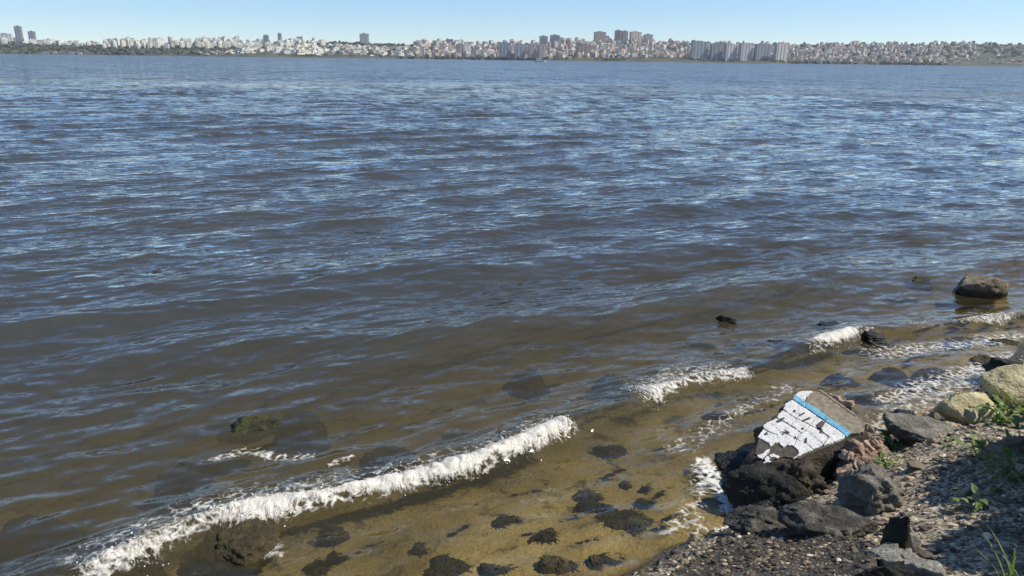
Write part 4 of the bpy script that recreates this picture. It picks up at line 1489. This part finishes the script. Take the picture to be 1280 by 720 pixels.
def weed(px, py, label, n=26, size=1.0, spread=0.07, lift=0.0):
    P = hit(px, py)
    e = tag(empty('weed_plant', (P.x, P.y, P.z - 0.01 + lift)), label, 'plant')
    for s_ in range(3):
        me = bpy.data.meshes.new('stem')
        bm = bmesh.new()
        a = random.uniform(0, 6.28)
        tip = Vector((math.cos(a) * spread * 0.6, math.sin(a) * spread * 0.6, 0.12 * size))
        bmesh.ops.create_cone(bm, segments=5, radius1=0.004, radius2=0.002, depth=tip.length, cap_ends=True)
        bmesh.ops.transform(bm, matrix=Matrix.Translation(tip / 2) @ tip.to_track_quat('Z', 'Y').to_matrix().to_4x4(), verts=bm.verts)
        bm.to_mesh(me)
        bm.free()
        me.materials.append(M['leaf'])
        link('stem', me, e)
    for i in range(n):
        o = link('leaf', random.choice(LEAF), e)
        h = random.uniform(0.01, 0.15) * size
        a = random.uniform(0, 6.28)
        r_ = random.uniform(0, spread)
        o.location = (math.cos(a) * r_, math.sin(a) * r_, h)
        o.rotation_euler = (random.uniform(-0.2, 0.9), random.uniform(-0.4, 0.4), a - 1.57 + random.uniform(-0.7, 0.7))
        k = random.uniform(0.6, 1.25) * size
        o.scale = (k, k, k)
    return e


weed(1112, 562, 'bright green leafy weed beside the brick end of the rubble', 44, 1.1, 0.08)
weed(1108, 586, 'small low weed at the foot of the brick end', 26, 0.8, 0.07)
weed(1250, 530, 'leafy green weed growing between the yellow rocks', 46, 1.15, 0.12)
weed(1226, 576, 'dark leafy weed sprawling at the edge of the shade', 34, 1.0, 0.14)
weed(1262, 600, 'thick weed growing over the broad brown rock', 44, 1.1, 0.16)
weed(1216, 640, 'sparse weed on the shaded gravel slope', 22, 0.8, 0.10)
weed(1262, 522, 'bright leafy weed leaning on the highest yellow rock', 40, 1.3, 0.12)
weed(1275, 560, 'tall leafy weed behind the broad brown rock', 40, 1.3, 0.14)
weed(1185, 558, 'tiny weed on the sunlit gravel behind the rubble', 12, 0.6, 0.08)


def grass(px, py, n, L, label, spread=0.06):
    P = hit(px, py)
    e = tag(empty('grass_tuft', (P.x, P.y, P.z - 0.01)), label, 'grass')
    for i in range(n):
        ll = L * random.uniform(0.55, 1.1)
        pts, f, seg = [], [], 7
        lean = random.uniform(0.3, 1.0)
        for k in range(seg + 1):
            t = k / seg
            w = 0.0055 * (1 - t) ** 0.7 + 0.0004
            y_, z_ = ll * math.sin(lean * t) * t ** 0.5, ll * t * math.cos(lean * t * 0.9)
            pts += [(-w, y_, z_ + 0.002), (0, y_, z_), (w, y_, z_ + 0.002)]
        for k in range(seg):
            for j in range(2):
                a = k * 3 + j
                f.append((a, a + 1, a + 4, a + 3))
        o = link('blade', np_mesh('blade', pts, f, M['grass']), e)
        a = random.uniform(0, 6.28)
        o.location = (math.cos(a) * random.uniform(0, spread), math.sin(a) * random.uniform(0, spread), 0)
        o.rotation_euler = (0, 0, random.uniform(0, 6.28))
    return e


grass(1268, 740, 18, 0.30, 'tuft of long bright grass blades at the foot of the bank', 0.06)
grass(1292, 672, 12, 0.24, 'smaller tuft of grass blades in the shade of the bank', 0.05)

# the shrub on top of the bank, outside the picture, that shades the gravel
def shrub(x, y, rad, hgt, n, label):
    g = ground_at(x, y)
    e = tag(empty('shrub', (x, y, g)), label, 'shrub')
    r = np.random.default_rng(int(x * 100))
    bm = bmesh.new()
    for i in range(9):
        a = r.uniform(0, 6.28)
        tip = Vector((math.cos(a) * rad * 0.6, math.sin(a) * rad * 0.6, hgt * r.uniform(0.6, 0.95)))
        mtx = Matrix.Translation(tip / 2) @ tip.to_track_quat('Z', 'Y').to_matrix().to_4x4()
        bmesh.ops.create_cone(bm, segments=6, radius1=0.018, radius2=0.006, depth=tip.length, matrix=mtx)
    me = bpy.data.meshes.new('stems')
    bm.to_mesh(me)
    bm.free()
    me.materials.append(M['rock_brown'])
    link('stem_cluster', me, e)['kind'] = 'stuff'
    lp, lf = leaf_geo(0.10, 0.028, 0.3)
    lp, lf = np.array(lp), np.array(lf)
    u = r.normal(0, 1, (n, 3))
    u /= np.linalg.norm(u, axis=1, keepdims=True)
    q = u * r.uniform(0.25, 1, (n, 1)) ** 0.45 * [rad, rad, hgt * 0.5] + [0, 0, hgt * 0.52]
    q = q + 0.12 * np.column_stack([fbm(q * 3, 2, 5), fbm(q * 3, 2, 6), fbm(q * 3, 2, 7)])
    V = np.empty((n, len(lp), 3))
    for i in range(n):
        e_ = Matrix.Rotation(r.uniform(0, 6.28), 3, 'Z') @ Matrix.Rotation(r.uniform(-1, 1), 3, 'X') @ Matrix.Rotation(r.uniform(-1, 1), 3, 'Y')
        V[i] = lp @ np.array(e_).T * r.uniform(0.6, 1.3) + q[i]
    Fc = (lf[None] + (np.arange(n) * len(lp))[:, None, None]).reshape(-1, 4)
    o = link('foliage', np_mesh('foliage', V.reshape(-1, 3), Fc, M['shrub_leaf']), e)
    o['kind'] = 'stuff'


shrub(4.05, 3.6, 0.6, 0.95, 5600, 'dense green shrub on the bank above the grass tufts')
shrub(3.7, 2.7, 0.65, 1.0, 5600, 'dense green shrub on top of the bank beside the path')

# ------------------------------------------------------------------ the air over the lake
bm = bmesh.new()
bmesh.ops.create_cube(bm, size=1.0)
for v_ in bm.verts:
    v_.co = Vector((v_.co.x * 8600, v_.co.y * 4700 + 1950, 115 + v_.co.z * 240))
me = bpy.data.meshes.new('haze')
bm.to_mesh(me)
bm.free()
m = NT('haze')
vol = m.n('ShaderNodeVolumePrincipled', {'Color': (0.90, 0.94, 1.0), 'Density': 0.00006, 'Anisotropy': 0.3})
m.put(m.out, 'Volume', vol.outputs[0])
me.materials.append(m.m)
tag(link('haze', me), 'thin pale haze in the air over the lake', 'haze', kind='stuff')
